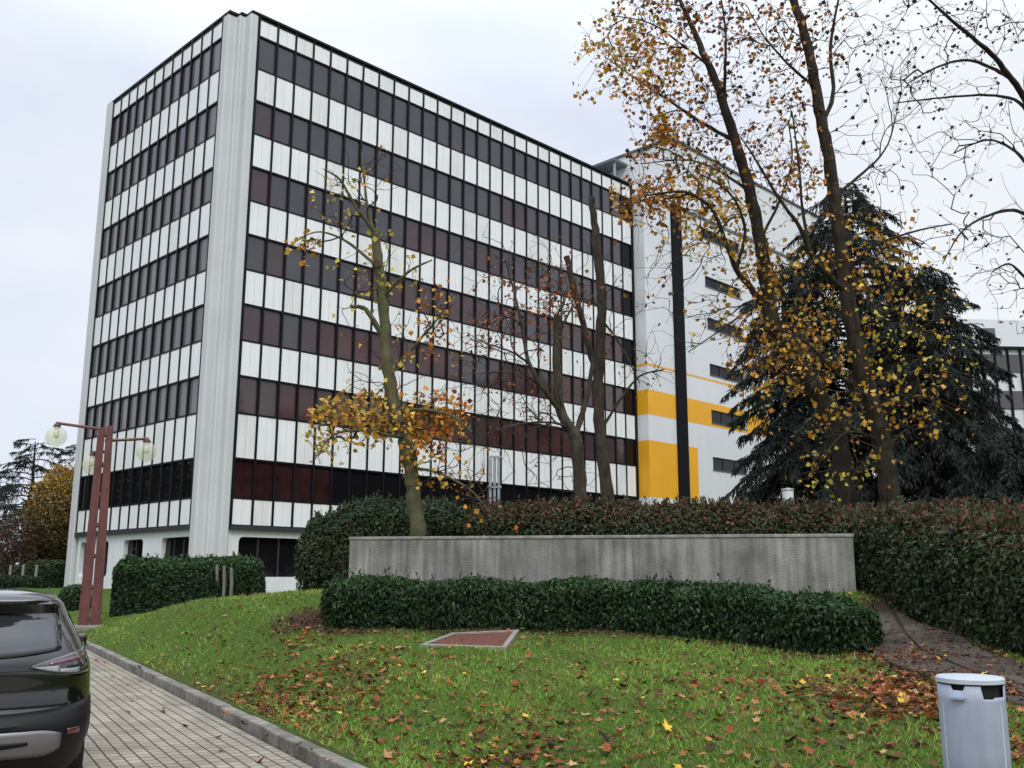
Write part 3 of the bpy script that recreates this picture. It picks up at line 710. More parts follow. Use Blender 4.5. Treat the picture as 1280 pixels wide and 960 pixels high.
# weathered boards leaning on the ivy hedge
trl = empty('wooden_trellis', tuple(at(276,750,31.55))); tag(trl, 'weathered grey vertical boards standing against the ivy hedge', 'trellis')
for px, top, bot in [(263,710,752),(270,706,753),(279,708,750),(288,710,750)]:
    a, b = at(px,bot,31.95), at(px+1,top,31.75); mb = MB()
    mb.tube([a, (a+b)/2+np.array([.02,0,0]), b], [.055,.06,.05], 5); o = mb.build('board', M['grey_wood'], trl); o.matrix_parent_inverse = Matrix.Translation(trl.location).inverted()

# ------------------------------------------------------------------ trees
def px_limb(l, Y, dy=None):
    """limb points (px, py, radius px[, dY]) -> points and radii in metres"""
    P, Rr = [], []
    for q in l:
        yy = Y + (q[3] if len(q) > 3 else 0); P.append(at(q[0], q[1], yy)); Rr.append(q[2]*yy/F_PX)
    return np.array(P), np.array(Rr)
def smooth_line(P, Rr, n=4):
    k = len(P)
    if k < 3: return P, Rr
    out, ro = [], []
    for i in range(k-1):
        p0, p1, p2, p3 = P[max(i-1,0)], P[i], P[i+1], P[min(i+2,k-1)]
        for q in range(n):
            t = q/n; t2, t3 = t*t, t*t*t
            out.append(.5*((2*p1)+(-p0+p2)*t+(2*p0-5*p1+4*p2-p3)*t2+(-p0+3*p1-3*p2+p3)*t3)); ro.append(Rr[i]*(1-t)+Rr[i+1]*t)
    out.append(P[-1]); ro.append(Rr[-1]); return np.array(out), np.array(ro)

def colony_tree(name, label, Y, limbs, clusters, bark, cat='tree', seed=1, step=.28, twig_r=.006, leaf_size=.12, group=None, deep=1.0, leaf_aspect=.95, dens=1.0, curl=.3, turn=1.3, leafy=1.):
    """main limbs traced as real 3-D tubes; twigs grow from them towards points of the crown's volume.
    clusters: (px, py, rx, ry, points, leaves per point, palette[, dY])"""
    rg = np.random.default_rng(seed)
    P0, R0 = px_limb(limbs[0], Y)
    gzb = gz(P0[0,0], P0[0,1])
    if P0[0,2] > gzb:                                         # carry the trunk down to the ground
        P0 = np.r_[[[P0[0,0], P0[0,1], gzb-.1]], P0]; R0 = np.r_[R0[0]*1.25, R0]
    root = empty(name, tuple(P0[0])); tag(root, label, cat, group); inv = Matrix.Translation(root.location).inverted()
    nodes, par, rmin = [], [], []
    tr = MB(); li = MB()
    for i, l in enumerate(limbs):
        P, Rr = (P0, R0) if i == 0 else px_limb(l, Y)
        P, Rr = smooth_line(P, Rr, 5)
        P = P + rg.normal(0, .012, P.shape)*np.minimum(1, Rr[:,None]/.1)
        (tr if i == 0 else li).tube(P, Rr*(1+.06*np.sin(np.arange(len(P))*1.9)), 10 if Rr[0] > .06 else 6)
        b0 = len(nodes)
        for j in range(len(P)):
            nodes.append(P[j]); par.append(len(nodes)-2 if j else -1); rmin.append(Rr[j])
    nmain = len(nodes)
    cap = 120000; N = np.zeros((cap,3)); N[:nmain] = np.array(nodes); D_ = np.zeros((cap,3)); parent = [-1]*nmain; cnt = nmain
    for i in range(nmain):
        k = par[i] if par[i] >= 0 else min(i+1, nmain-1); v_ = N[i]-N[k]; v_ = v_ if par[i] >= 0 else -v_; D_[i] = v_/(np.linalg.norm(v_)+1e-9)
    pts, meta = [], []
    for c in clusters:
        px, py, rx, ry, n, lp, pal = c[:7]; dY = c[7] if len(c) > 7 else 0; n = int(n*dens)
        for q in range(n):
            d = np.clip(rg.normal(size=3)*.56, -1.1, 1.1)
            x_, y_ = px + d[0]*rx, py + d[1]*ry; yy = Y + dY + d[2]*deep*rx*Y/F_PX
            pts.append(at(x_, y_, yy)); meta.append((lp, pal))
    pts = np.array(pts); d0 = np.array([np.min(((N[:nmain]-p_)**2).sum(1)) for p_ in pts]); order = np.argsort(d0)
    LP, LC, LD = [], [], []
    edges = []
    for oi in order:
        p_ = pts[oi]; lp, pal = meta[oi]
        dv = p_ - N[:cnt]; dd = np.sqrt((dv**2).sum(1))+1e-6; cosv = (dv*D_[:cnt]).sum(1)/dd
        cost = dd*(1+turn*np.clip(.75-cosv,0,2)); cost[:nmain] += .12
        k = int(np.argmin(cost)); a = N[k].copy(); D = dd[k]; st = max(2, int(D/step)+1); last = k
        m1 = a + D_[k]*D*curl + rg.normal(0,.05,3)*D + np.array([0,0,.05*D]); prev = a
        for q in range(1, st+1):
            t = q/st; pos = a*(1-t)**2 + 2*m1*t*(1-t) + p_*t*t + (rg.normal(0,.006,3) if q < st else 0)
            if cnt >= cap: break
            N[cnt] = pos; v_ = pos-prev; D_[cnt] = v_/(np.linalg.norm(v_)+1e-9); prev = pos; parent.append(last); last = cnt; edges.append(cnt); cnt += 1
        nl = rg.poisson(lp*leafy)
        for q in range(nl):
            LP.append(p_ + rg.normal(0,.09,3) - np.array([0,0,.04])); LC.append(pal)
    # thickness by what each twig carries
    load = np.zeros(cnt)
    for i in range(cnt-1, nmain-1, -1):
        load[i] += 1
        if parent[i] >= 0: load[parent[i]] += load[i]
    rr = np.where(np.arange(cnt) < nmain, 0, twig_r*np.power(np.maximum(load,1), .36)*.62)
    vs, fs = [], []
    E_ = np.array(edges, int)
    if len(E_):
        Pb = N[E_]; pa = np.array([parent[i] for i in E_]); Pa = N[pa]; rb = rr[E_]; ra = np.where(pa < nmain, rb*1.2, np.minimum(rr[pa], rb*1.5))
        t = Pb-Pa; t /= np.linalg.norm(t,axis=1,keepdims=True)+1e-9
        ax = np.where(np.abs(t[:,[2]]) < .9, np.array([[0,0,1.]]), np.array([[1.,0,0]])); s1 = np.cross(t, ax); s1 /= np.linalg.norm(s1,axis=1,keepdims=True)+1e-9; s2 = np.cross(t, s1)
        ring = []
        for j in range(4):
            c_, s_ = math.cos(j*math.pi/2), math.sin(j*math.pi/2); ring.append((Pa+(c_*s1+s_*s2)*ra[:,None], Pb+t*.004+(c_*s1+s_*s2)*rb[:,None]))
        Q = []
        for j in range(4):
            k = (j+1)%4; Q.append(np.stack([ring[j][0], ring[k][0], ring[k][1], ring[j][1]], 1))
        V = np.concatenate(Q, 0).reshape(-1,3)
        o = link('twigs', np_mesh('twigs', V, 4), root, [M['twig']]); o.matrix_parent_inverse = inv
    o = tr.build('trunk', bark, root, smooth=True); o.matrix_parent_inverse = inv
    if li.v: o = li.build('branches', bark, root, smooth=True); o.matrix_parent_inverse = inv
    if LP:
        LP = np.array(LP); n = len(LP); cols = np.zeros((n,3))
        for key in set(LC):
            msk = np.array([c is key or c == key for c in LC]); cols[msk] = pick(PAL[key], msk.sum(), .3)
        Nn = rand_dirs(n)
        # two halves folded along the midrib
        s = leaf_size*rng.uniform(.55,1.25,n)
        V, Cc = leaf_quads(LP, Nn, s, cols, leaf_aspect, droop=(0,0,-.5), fold=.18)
        o = link('crown', np_mesh('crown', V, 4, Cc), root, [M['leaf']]); o.matrix_parent_inverse = inv
    return root

PAL = {
 'gold': [(.55,.30,.03),(.62,.38,.05),(.50,.20,.02),(.42,.30,.05),(.60,.26,.02)],
 'orange': [(.55,.19,.015),(.42,.12,.015),(.62,.29,.03),(.22,.08,.02),(.60,.34,.04)],
 'brown': [(.10,.04,.022),(.20,.07,.022),(.06,.035,.022),(.38,.15,.025),(.50,.25,.03),(.42,.14,.02)],
 'rust': [(.34,.09,.03),(.25,.06,.025),(.42,.15,.03),(.18,.06,.03)],
 'yellow': [(.62,.48,.06),(.55,.45,.08),(.66,.40,.04),(.45,.40,.08)],
 'dark': [(.035,.025,.02),(.05,.032,.022),(.07,.045,.03)],
}
# 1: leaning lopped tree behind the wall
colony_tree('leaning_tree', 'leaning lopped tree with greenish bark growing right behind the concrete wall', 18.6,
 [[(524,690,11),(523,668,10),(517,620,9.4),(512,580,8.8),(505,545,8.6),(493,505,8.6),(486,470,7.6),(481,420,7.2),(478,370,6.6),(472,320,6.2),(469,287,5.8)],
  [(480,425,4),(466,400,3.6,-.1),(455,385,3,-.2),(438,383,2.2,-.4)],
  [(470,300,3),(460,262,2.2,.1),(455,225,1.6,.2),(452,190,.9,.3)],
  [(470,292,2.6),(447,262,2,-.3),(425,225,1.5,-.5),(405,212,.8,-.7)],
  [(506,545,3,0),(492,545,2.4,-.3),(450,538,1.8,-.6),(415,545,1.3,-.7),(393,575,.8,-.8)],
  [(496,515,2.6),(530,512,2,-.3),(565,520,1.5,-.5),(590,540,.9,-.6)],
  [(513,585,2.2),(545,590,1.6,-.2),(585,610,1.1,-.3),(612,640,.7,-.3)],
  [(478,372,2.6),(510,340,1.8,-.3),(540,325,1,-.5)],
  [(474,335,2.4),(430,300,1.6,.4),(395,290,1.,.6),(365,305,.7,.7)],
  [(486,470,2.6),(520,430,1.8,.3),(550,395,1.1,.5)]],
 [(455,520,58,30,150,2.6,'gold'),(545,530,36,34,130,2.6,'orange'),(405,540,18,36,40,1.8,'yellow'),(470,350,45,60,60,1.3,'yellow'),(540,400,28,42,55,1.9,'orange'),(378,308,18,14,22,1.8,'gold'),
  (430,250,34,40,40,1.,'yellow'),(555,590,45,35,60,.9,'gold'),(510,575,12,12,12,2.6,'orange'),(500,470,60,60,60,.6,'yellow'),(460,220,40,40,26,.25,'gold'),(600,620,40,30,30,.3,'orange')],
 M['bark_green'], seed=4, leaf_size=.11, dens=1.7, leafy=.8)
# 2: lopped poles in front of the facade
colony_tree('lopped_tree', 'tall bare pole like lopped trunk standing beside a forked tree before the facade', 27.0,
 [[(762,640,8.80),(760,622,8.45),(752,560,7.89),(748,500,7.17),(750,440,6.97),(752,380,6.60),(748,320,6.06),(742,270,4.66),(739,246,3.96)],
  [(746,470,4.80),(738,440,4.36,-.1),(729,405,4.00,-.2),(717,360,3.82,-.3),(708,320,4.15,-.3)],
  [(750,540,2.28),(775,500,1.75,.2),(800,470,1.22,.4),(830,462,0.70,.5)],
  [(752,400,1.91),(775,430,1.31,-.2),(800,480,0.70,-.3)]],
 [(775,440,40,60,60,.2,'brown'),(820,470,35,35,30,.2,'brown'),(760,350,30,50,24,.2,'brown'),(700,370,36,40,50,1.3,'rust')],
 M['bark'], seed=6, leaf_size=.12, dens=1.4)
colony_tree('forked_tree', 'forked tree with rusty leaves and bare drooping twigs before the facade', 25.0,
 [[(727,640,8.80),(725,612,8.32),(721,553,8.00),(711,534,6.88),(699,506,6.08),(696,448,5.60),(697,396,5.12)],
  [(718,545,4.00),(727,520,3.68,.1),(735,490,3.36,.2),(741,455,2.88,.2)],
  [(704,517,3.84),(682,490,3.20,-.3),(660,450,2.56,-.5),(651,400,2.08,-.6),(640,355,1.44,-.6),(632,325,0.80,-.7)],
  [(662,455,1.92,-.4),(640,440,1.44,-.6),(610,430,0.96,-.8),(590,420,0.56,-.9)],
  [(712,536,2.08),(690,528,1.60,-.4),(650,530,1.12,-.8),(600,545,0.64,-1)],
  [(697,420,1.92),(712,390,1.28,.2),(730,360,0.80,.4)]],
 [(628,395,45,50,90,1.5,'rust'),(700,375,42,42,80,1.6,'rust'),(640,470,65,60,120,.35,'rust'),(640,545,85,30,130,.12,'brown'),(600,430,40,50,50,.8,'rust'),(660,500,60,40,80,.2,'brown'),(620,330,50,50,30,.15,'brown'),(700,590,50,25,40,.1,'brown'),(680,330,50,45,30,.5,'rust')],
 M['bark'], seed=8, leaf_size=.11, dens=1.7, leafy=.62)
# 3: the two big autumn trees
colony_tree('autumn_tree', 'tall tree arching towards the yellow tower, thick orange and gold leaf clusters', 24.0,
 [[(1062,650,12.76),(1058,622,12.42),(1052,570,11.82),(1038,520,11.39),(1015,480,10.80),(985,440,10.40),(964,398,9.82),(957,350,8.91),(948,290,7.99),(935,230,7.57),(920,180,6.85),(902,122,5.83),(885,80,4.84),(868,40,3.59),(850,0,2.51),(842,-25,1.77)],
  [(962,398,4.42),(942,365,4.06,-.2),(921,338,3.56,-.4),(908,305,2.88,-.6),(890,262,2.22,-.8),(855,240,1.58,-1),(805,245,0.95,-1.2)],
  [(920,337,2.75,-.4),(931,295,2.24,-.5),(925,262,1.75,-.6),(905,235,1.27,-.7),(870,215,0.71,-.8)],
  [(918,176,3.10),(880,155,2.31,.5),(840,128,1.68,.8),(790,95,1.06,1.1),(755,70,0.59,1.3)],
  [(906,130,2.61),(906,90,2.12,-.3),(907,40,1.49,-.5),(900,-10,0.88,-.6)],
  [(889,85,2.27),(858,60,1.66,-.4),(815,30,1.05,-.7),(770,20,0.59,-.8)],
  [(950,300,2.40),(975,250,1.74,.5),(990,200,1.25,.8),(985,150,0.77,1)],
  [(938,240,2.37),(900,215,1.73,.6),(860,200,1.25,.9),(800,205,0.63,1.1)],
  [(960,372,2.12),(925,395,1.47,-.6),(890,420,0.90,-.9),(860,440,0.54,-1)]],
 [(785,60,58,55,150,2.2,'gold'),(820,105,55,40,110,1.8,'orange'),(850,20,70,30,110,1.6,'brown'),(840,185,50,38,110,1.6,'brown'),(812,250,42,26,90,2.6,'orange'),(885,250,42,42,110,1.9,'gold'),
  (870,300,55,45,70,.9,'gold'),(905,400,60,45,70,.5,'gold'),(950,330,40,60,90,1.6,'gold'),(830,160,12,16,26,4,'gold'),(900,110,60,60,110,1.,'brown'),(960,430,50,50,80,1.6,'orange'),(840,350,50,60,55,.25,'brown'),(930,200,60,60,80,.8,'brown')],
 M['bark_dark'], seed=12, leaf_size=.135, twig_r=.0055, dens=2.0)
colony_tree('autumn_tree', 'tall upright tree with scattered yellow leaves standing against the dark cedar', 23.0,
 [[(1115,650,13.10),(1112,622,12.58),(1105,570,11.62),(1097,530,11.01),(1085,490,10.59),(1072,440,10.15),(1062,390,9.72),(1055,340,9.12),(1046,270,8.48),(1040,220,8.05),(1028,160,7.60),(1018,100,6.85),(1005,40,6.11),(992,0,5.28),(984,-30,4.52)],
  [(1064,368,4.16),(1035,345,3.98,-.3),(1014,318,3.47,-.5),(1000,285,2.78,-.7),(975,250,2.11,-.9),(945,200,1.28,-1.1),(925,170,0.71,-1.2)],
  [(1013,316,2.48,-.5),(1003,260,1.95,-.4),(998,200,1.44,-.3),(990,140,0.79,-.2)],
  [(1026,155,3.48),(1041,120,2.82,.3),(1038,60,2.15,.5),(1048,0,1.51,.6),(1055,-30,1.05,.7)],
  [(1043,245,2.43),(1080,215,1.77,.5),(1110,180,1.11,.8),(1125,120,0.62,1)],
  [(1055,345,2.48),(1090,310,1.97,-.5),(1140,290,1.31,-.8),(1190,280,0.73,-1)],
  [(1082,480,2.55),(1115,440,1.86,-.8),(1150,410,1.18,-1.1),(1195,390,0.66,-1.3)],
  [(1090,500,2.56),(1050,470,1.87,-.9),(1010,430,1.35,-1.3),(970,410,0.76,-1.5)],
  [(1100,550,2.08),(1060,540,1.55,-.7),(1030,570,1.04,-1),(1010,600,0.61,-1.1)],
  [(1098,530,2.06),(1130,500,1.54,-.7),(1165,500,1.03,-1),(1200,530,0.61,-1.2)],
  [(1020,110,2.35),(985,80,1.70,-.6),(955,45,1.07,-.9),(935,10,0.61,-1)]],
 [(985,140,45,85,120,1.3,'brown'),(955,40,52,45,120,1.5,'brown'),(1000,215,55,55,100,1.3,'orange'),(1090,330,90,60,150,1.4,'gold'),(1005,420,75,55,130,1.5,'gold'),(1050,480,110,60,150,1.4,'gold'),
  (1140,420,65,60,90,1.,'yellow'),(1035,590,45,30,50,.7,'yellow'),(1095,60,60,60,80,.35,'dark'),(1100,190,60,80,80,.4,'dark'),(1060,540,90,50,90,.7,'gold'),(1030,40,40,50,60,1.,'brown'),(1160,500,50,50,50,.7,'gold')],
 M['bark_dark'], seed=14, leaf_size=.125, twig_r=.0055, dens=1.7)
# 4: bare tree reaching in from the right
colony_tree('bare_tree', 'almost leafless tree whose fine branches reach across the sky from the side', 17.0,
 [[(1352,700,14),(1345,640,13),(1325,480,11),(1308,330,9),(1297,220,8),(1290,150,7),(1286,90,5.6),(1292,40,4),(1300,-20,3)],
  [(1290,140,4.4),(1264,98,3.8,-.2),(1239,68,3.2,-.4),(1198,32,2.4,-.6),(1162,0,1.6,-.8),(1140,-25,1,-.9)],
  [(1266,100,2.8,-.2),(1244,87,2.4,-.1),(1207,75,1.9,.1),(1171,84,1.4,.2),(1135,104,.8,.3)],
  [(1293,165,3),(1275,128,2.4,.2),(1235,119,1.9,.4),(1180,122,1.4,.6),(1117,129,.8,.8)],
  [(1302,280,3),(1280,267,2.6,-.3),(1257,263,2.2,-.5),(1221,276,1.6,-.7),(1198,295,1.2,-.8),(1178,330,.7,-.9)],
  [(1297,225,2.6),(1270,190,2,.3),(1235,175,1.4,.5),(1195,190,.8,.7)],
  [(1312,360,2.6),(1285,350,2,-.4),(1262,330,1.4,-.6),(1240,340,.8,-.7)]],
 [(1170,70,75,60,110,.55,'dark'),(1235,30,55,40,80,.5,'dark'),(1195,170,70,60,100,.3,'dark'),(1220,300,55,50,80,.25,'dark'),(1255,350,35,50,50,.25,'dark'),(1140,120,40,40,40,.3,'dark'),(1250,160,40,50,50,.3,'dark'),(1275,405,12,25,12,.8,'brown'),(1180,10,60,30,60,.5,'dark')],
 M['bark_dark'], seed=18, leaf_size=.08, twig_r=.0042, step=.2, dens=1.25, curl=.09, turn=.4)

# ------------------------------------------------------------------ cedars
def cedar(name, label, base, height, spread, n_bough=90, seed=1, start=.08, col=None, group=None, flat=False, spray=.5, dens=1.0):
    rg = np.random.default_rng(seed)
    root = empty(name, tuple(base)); tag(root, label, 'tree', group)
    mb = MB(); hs = np.linspace(0, 1, 12)
    mb.tube([(rg.normal(0,.05), rg.normal(0,.06), height*h-.2) for h in hs], [max(.03, .42*(height/17)*(1-h)**.8+.03) for h in hs], 10)
    mb.build('trunk', M['bark_dark'], root, smooth=True)
    br = MB(); P, T, S = [], [], []
    for k in range(n_bough):
        h = start + (1-start)*(k+rg.random())/n_bough
        prof = max(.16, min(1,(1-h)*1.02+.01)**.44)*rg.uniform(.9,1.06)*(.75+.25*min(1, (h-start+.12)/.25)) if not flat else (.35+.65*math.sin(min(1,(1-h)*1.25)*math.pi/2))*(.7+.5*rg.random())
        Lb = spread*prof*rg.uniform(.75,1.15)+.3
        az = k*2.4+rg.normal(0,.5); up = rg.uniform(.1,.42) if not flat else rg.uniform(.1,.3)
        d = np.array([math.cos(az), math.sin(az), 0]); n = 7; pts = []
        for q in range(n):
            t = q/(n-1); pts.append(np.array([0,0,height*h]) + d*Lb*t + np.array([0,0,Lb*(up*t-(.33 if flat else .62)*t*t)]) + rg.normal(0,.05,3)*t)
        br.tube(pts, [max(.008, .05*(1-q/(n-1))*Lb/spread*1.3+.008) for q in range(n)], 5)
        pts = np.array(pts); m = int(26*dens*Lb/spread*(1+Lb*.35))+8
        side = np.array([-d[1], d[0], 0])
        t = rg.uniform(.12,1,m)**.75; idx_ = t*(n-1); i0 = np.minimum(idx_.astype(int), n-2); fr_ = (idx_-i0)[:,None]
        c = pts[i0]*(1-fr_)+pts[i0+1]*fr_
        ln = spray*(1.25-t)*rg.uniform(.6,1.5,m)*(1+.12*Lb)
        sgn = np.where(rg.random(m) < .5, 1, -1)
        dirs = side[None]*sgn[:,None]*rg.uniform(.1,1,(m,1)) + d[None]*rg.uniform(.1,1.0,(m,1)) + np.array([0,0,1.])*(rg.uniform(-.5,.1,(m,1)) if flat else rg.uniform(-1.7,-.05,(m,1)))
        dirs /= np.linalg.norm(dirs,axis=1,keepdims=True)
        for q in range(6 if flat else 9):                    # each spray is a row of small needle tufts
            tt = (q+rg.random((m,1)))/(6 if flat else 9)
            p_ = c + dirs*ln[:,None]*tt - np.array([0,0,1.])*(ln[:,None]*tt)**2*.35
            P.append(p_); T.append(dirs + rg.normal(0,.45,(m,3)) - np.array([0,0,.35])); S.append(np.full(m, 1.))
    P = np.concatenate(P); T = np.concatenate(T); n = len(P); T /= np.linalg.norm(T,axis=1,keepdims=True)
    Nn = rand_dirs(n); Nn -= T*(Nn*T).sum(1,keepdims=True); Nn /= np.linalg.norm(Nn,axis=1,keepdims=True)
    b = np.cross(Nn, T); s = rng.uniform(.13,.32,(n,1))*(.75 if not flat else 1.1); w_ = s*rng.uniform(.08,.17,(n,1))
    V = np.stack([P-T*s*.4, P+b*w_, P+T*s*.6-np.array([0,0,.04]), P-b*w_], 1).reshape(-1,3)
    cols = pick(col or [(.020,.030,.024),(.030,.040,.034),(.013,.020,.015),(.042,.054,.048)], n, .35)
    link('crown', np_mesh('crown', V, 4, np.repeat(cols,4,0)), root, [M['needle']])
    br.build('branches', M['bark_dark'], root, smooth=True)
    return root
def cb(px, Y): p_ = at(px, 720, Y); p_[2] = gz(p_[0], p_[1]); return p_
def ch(px, py, Y): return at(px, py, Y)[2]
CG = 'dark cedars beside the tower'
cedar('cedar_tree', 'tallest dark cedar, with bluish drooping sprays, behind the autumn trees', cb(1088,37), ch(1088,240,37)-1.2, 4.8, 270, seed=2, group=CG, dens=2.0, start=.05)
cedar('cedar_tree', 'broad dark cedar with long arching boughs in front of the distant block', cb(1182,35), ch(1174,340,35)-1.2, 3.9, 220, seed=5, group=CG, dens=1.9, start=.04)
cedar('cedar_tree', 'low drooping cedar skirting the white tower wall', cb(1000,38), ch(1000,330,38)-1.2, 3.3, 130, seed=7, group=CG, start=.16, dens=1.8)
cedar('cedar_tree', 'short dark conifer thicket nearest the frame edge above the photinia hedge', cb(1268,30), ch(1262,548,30)-1.2, 2.4, 90, seed=9, group=CG, dens=1.9, start=.04)
# cedars beyond the building's far corner
LG = 'cedars beyond the far corner of the building'
cedar('cedar_tree', 'dark layered cedar with a flat ragged top beyond the fence', cb(28,76), ch(30,548,76)-1.0, 4.2, 60, seed=12, group=LG, flat=True, spray=.75)
cedar('cedar_tree', 'layered cedar peeping out next to the far building corner', cb(92,80), ch(88,553,80)-1.0, 4.6, 60, seed=14, group=LG, flat=True, spray=.75)
cedar('cedar_tree', 'dense dark conifer with lower crown at the edge of the fence', cb(-12,68), ch(-10,598,68)-1.0, 4.6, 60, seed=16, group=LG, spray=.7, start=.03)

def blob_tree(name, label, base, h0, h1, rx, nleaf, lsize, pal, seed=1, group=None):
    rg = np.random.default_rng(seed); root = empty(name, tuple(base)); tag(root, label, 'tree', group)
    mb = MB(); mb.tube([(0,0,-.2),(.05,0,h0+.3),(0,.05,(h0+h1)*.6)], [.22,.17,.06], 8); mb.build('trunk', M['bark'], root, smooth=True)
    li = MB()
    for k in range(22):
        a = k*2.4; z0 = h0*.7+(h1-h0)*.5*rg.random(); L_ = rx*rg.uniform(.6,.95)
        e_ = np.array([math.cos(a)*L_, math.sin(a)*L_, z0+L_*rg.uniform(.5,1.4)]); e_[2] = min(e_[2], h1-.5)
        li.tube([(0,0,z0),(e_[0]*.5,e_[1]*.5,z0*.4+e_[2]*.6),tuple(e_)], [.06,.035,.012], 5)
    li.build('branches', M['bark'], root, smooth=True)
    d = rand_dirs(nleaf); rr_ = rg.uniform(.35,1,nleaf)**.45
    P = d*rr_[:,None]*np.array([rx,rx,(h1-h0)/2]); P *= (1+.16*bumps(P, 1.3, seed))[:,None]; P[:,2] += (h0+h1)/2
    N = d*.6+rand_dirs(nleaf)*.8; N /= np.linalg.norm(N,axis=1,keepdims=True)
    fr_ = np.clip((P[:,2]-h0)/(h1-h0)+rg.normal(0,.15,nleaf),0,1)
    k = np.minimum((fr_*len(pal)).astype(int), len(pal)-1); cols = np.array(pal)[k]*(1+rg.uniform(-.35,.35,(nleaf,1)))
    V, Cc = leaf_quads(P, N, lsize*rg.uniform(.6,1.3,nleaf), np.clip(cols,.003,1), .7, droop=(0,0,-.5))
    link('crown', np_mesh('crown', V, 4, Cc), root, [M['leaf']]); return root
YP = [(.055,.05,.018),(.09,.075,.022),(.12,.09,.025),(.15,.10,.025),(.20,.13,.025),(.45,.27,.025)]
p_ = cb(74,66); blob_tree('yellow_tree', 'egg shaped tree turning yellow at the top, next to the far building corner', p_, .6, ch(74,582,66)-p_[2], 2.6, 22000, .17, YP, 3)
p_ = cb(12,63); blob_tree('russet_tree', 'small thin tree with russet leaves under the dark cedars', p_, .4, ch(12,640,63)-p_[2], 1.7, 3500, .14, [(.06,.035,.022),(.10,.04,.022),(.07,.05,.03)], 5)
# trees mirrored in the glass, outside the frame
MG = 'trees mirrored in the facade glass'
proto_t = None
for i, (x, y, h, k) in enumerate([(38,29,18,1.05),(40,37,17,1.1),(38,45,16,1.05),(42,53,21,1.1),(41,60,22,1.1),(43,67,17,1.),(44,75,14,1.),(48,45,17,1.1),(50,63,16,1.1),(42,22,14,1.),
                              (-52,62,13,1.),(-54,72,12,1.1),(-52,82,13,1.),(-56,92,15,1.1),(-60,54,13,1.),(-62,100,15,1.1)]):
    b_ = np.array([x, y, gz(x,y)])
    if proto_t is None: proto_t = tr_ = blob_tree('roadside_tree', 'dark leafy tree mirrored in the window glass', b_, .3, 13.0, 5.2, 13000, .42, [(.03,.028,.014),(.045,.04,.016),(.05,.055,.02)], 40, MG)
    else: tr_ = copy_tree(proto_t)
    tr_.location = b_; tr_.scale = (k, k, h/13.0); tr_.rotation_euler = (0,0,i*1.7)

# ------------------------------------------------------------------ wire fence at the far left
fz = empty('wire_fence', tuple(cb(15,57))); tag(fz, 'low wire fence on pale concrete posts beyond the car', 'fence'); finv = Matrix.Translation(fz.location).inverted()
fpx = [-35,-12,12.5,28.5,45]
mb = MB()
for px in fpx:
    b_ = cb(px,57); t_ = at(px,706,57)
    m_ = MB(); m_.box((b_[0]-.06,b_[1]-.06,b_[2]-.2),(b_[0]+.06,b_[1]+.06,t_[2])); o = m_.build('fence_post', M['stone'], fz); o.matrix_parent_inverse = finv
a, b_ = cb(-35,57), cb(45,57)
for k in range(7): mb.tube([a+np.array([0,0,.2+k*.18]), b_+np.array([0,0,.2+k*.18])], [.004,.004], 4)
o = mb.build('fence_wire', M['dark_beam'], fz); o.matrix_parent_inverse = finv

# ------------------------------------------------------------------ street lamp
LB = at(112,775,28.0); LB[2] = gz(LB[0],LB[1])
lamp = empty('street_lamp', tuple(LB), R(22)); tag(lamp, 'rust red steel lamp post with glass globes on thin arms, standing on the lawn', 'street lamp')
LH = at(132,533,28.0)[2]-LB[2]
M['globe'] = mat('globe_glass', (.76,.77,.64), .12, spec=.6)
_t = M['globe'].node_tree; _tp = _t.nodes.new('ShaderNodeBsdfTransparent'); _tp.inputs[0].default_value = (.96,.97,.88,1); _ms = _t.nodes.new('ShaderNodeMixShader'); _ms.inputs[0].default_value = .30
_t.links.new(_tp.outputs[0], _ms.inputs[1]); _t.links.new(_t.nodes['Principled BSDF'].outputs[0], _ms.inputs[2]); _t.links.new(_ms.outputs[0], _t.nodes['Material Output'].inputs[0])
M['lamp_core'] = mat('lamp_core', (.55,.52,.38), .4)
mb = MB()
for i, (x, y) in enumerate([(-.145,-.1),(.145,-.1),(-.145,.1),(.145,.1)]):
    sx = 1 if x > 0 else -1; zt_ = LH-(.0 if i%2 else .06); mb = MB()
    mb.add([(sx*q_, y+dy_, z_) for z_, w0, w1 in ((.05,.016,.30),(zt_,.016,.20)) for q_, dy_ in ((w0,-.05),(w1,-.05),(w1,.05),(w0,.05))],[(0,3,2,1),(4,5,6,7),(0,1,5,4),(1,2,6,5),(2,3,7,6),(3,0,4,7)])
    mb.build('post_member', M['rust_paint'], lamp, bevel=.008)
mb = MB()
for k in range(7):
    z = .25+k*(LH-.5)/6; mb.box((-.014,-.135,z-.06),(.014,.135,z+.06)); mb.box((-.06,-.165,z-.03),(.06,-.151,z+.03))
mb.build('spacer_plate', M['rust_paint'], lamp)
mb = MB(); mb.box((-.9,-.7,-.2),(.9,.7,.07)); mb.box((-.35,-.3,.07),(.35,.3,.09)); mb.build('base_slab', M['stone'], lamp, bevel=.02)
arms = [(-1.28, 0.0, .02, .1), (1.15, .0, -.30, -.1), (-.30, 1.2, -.62, .1)]
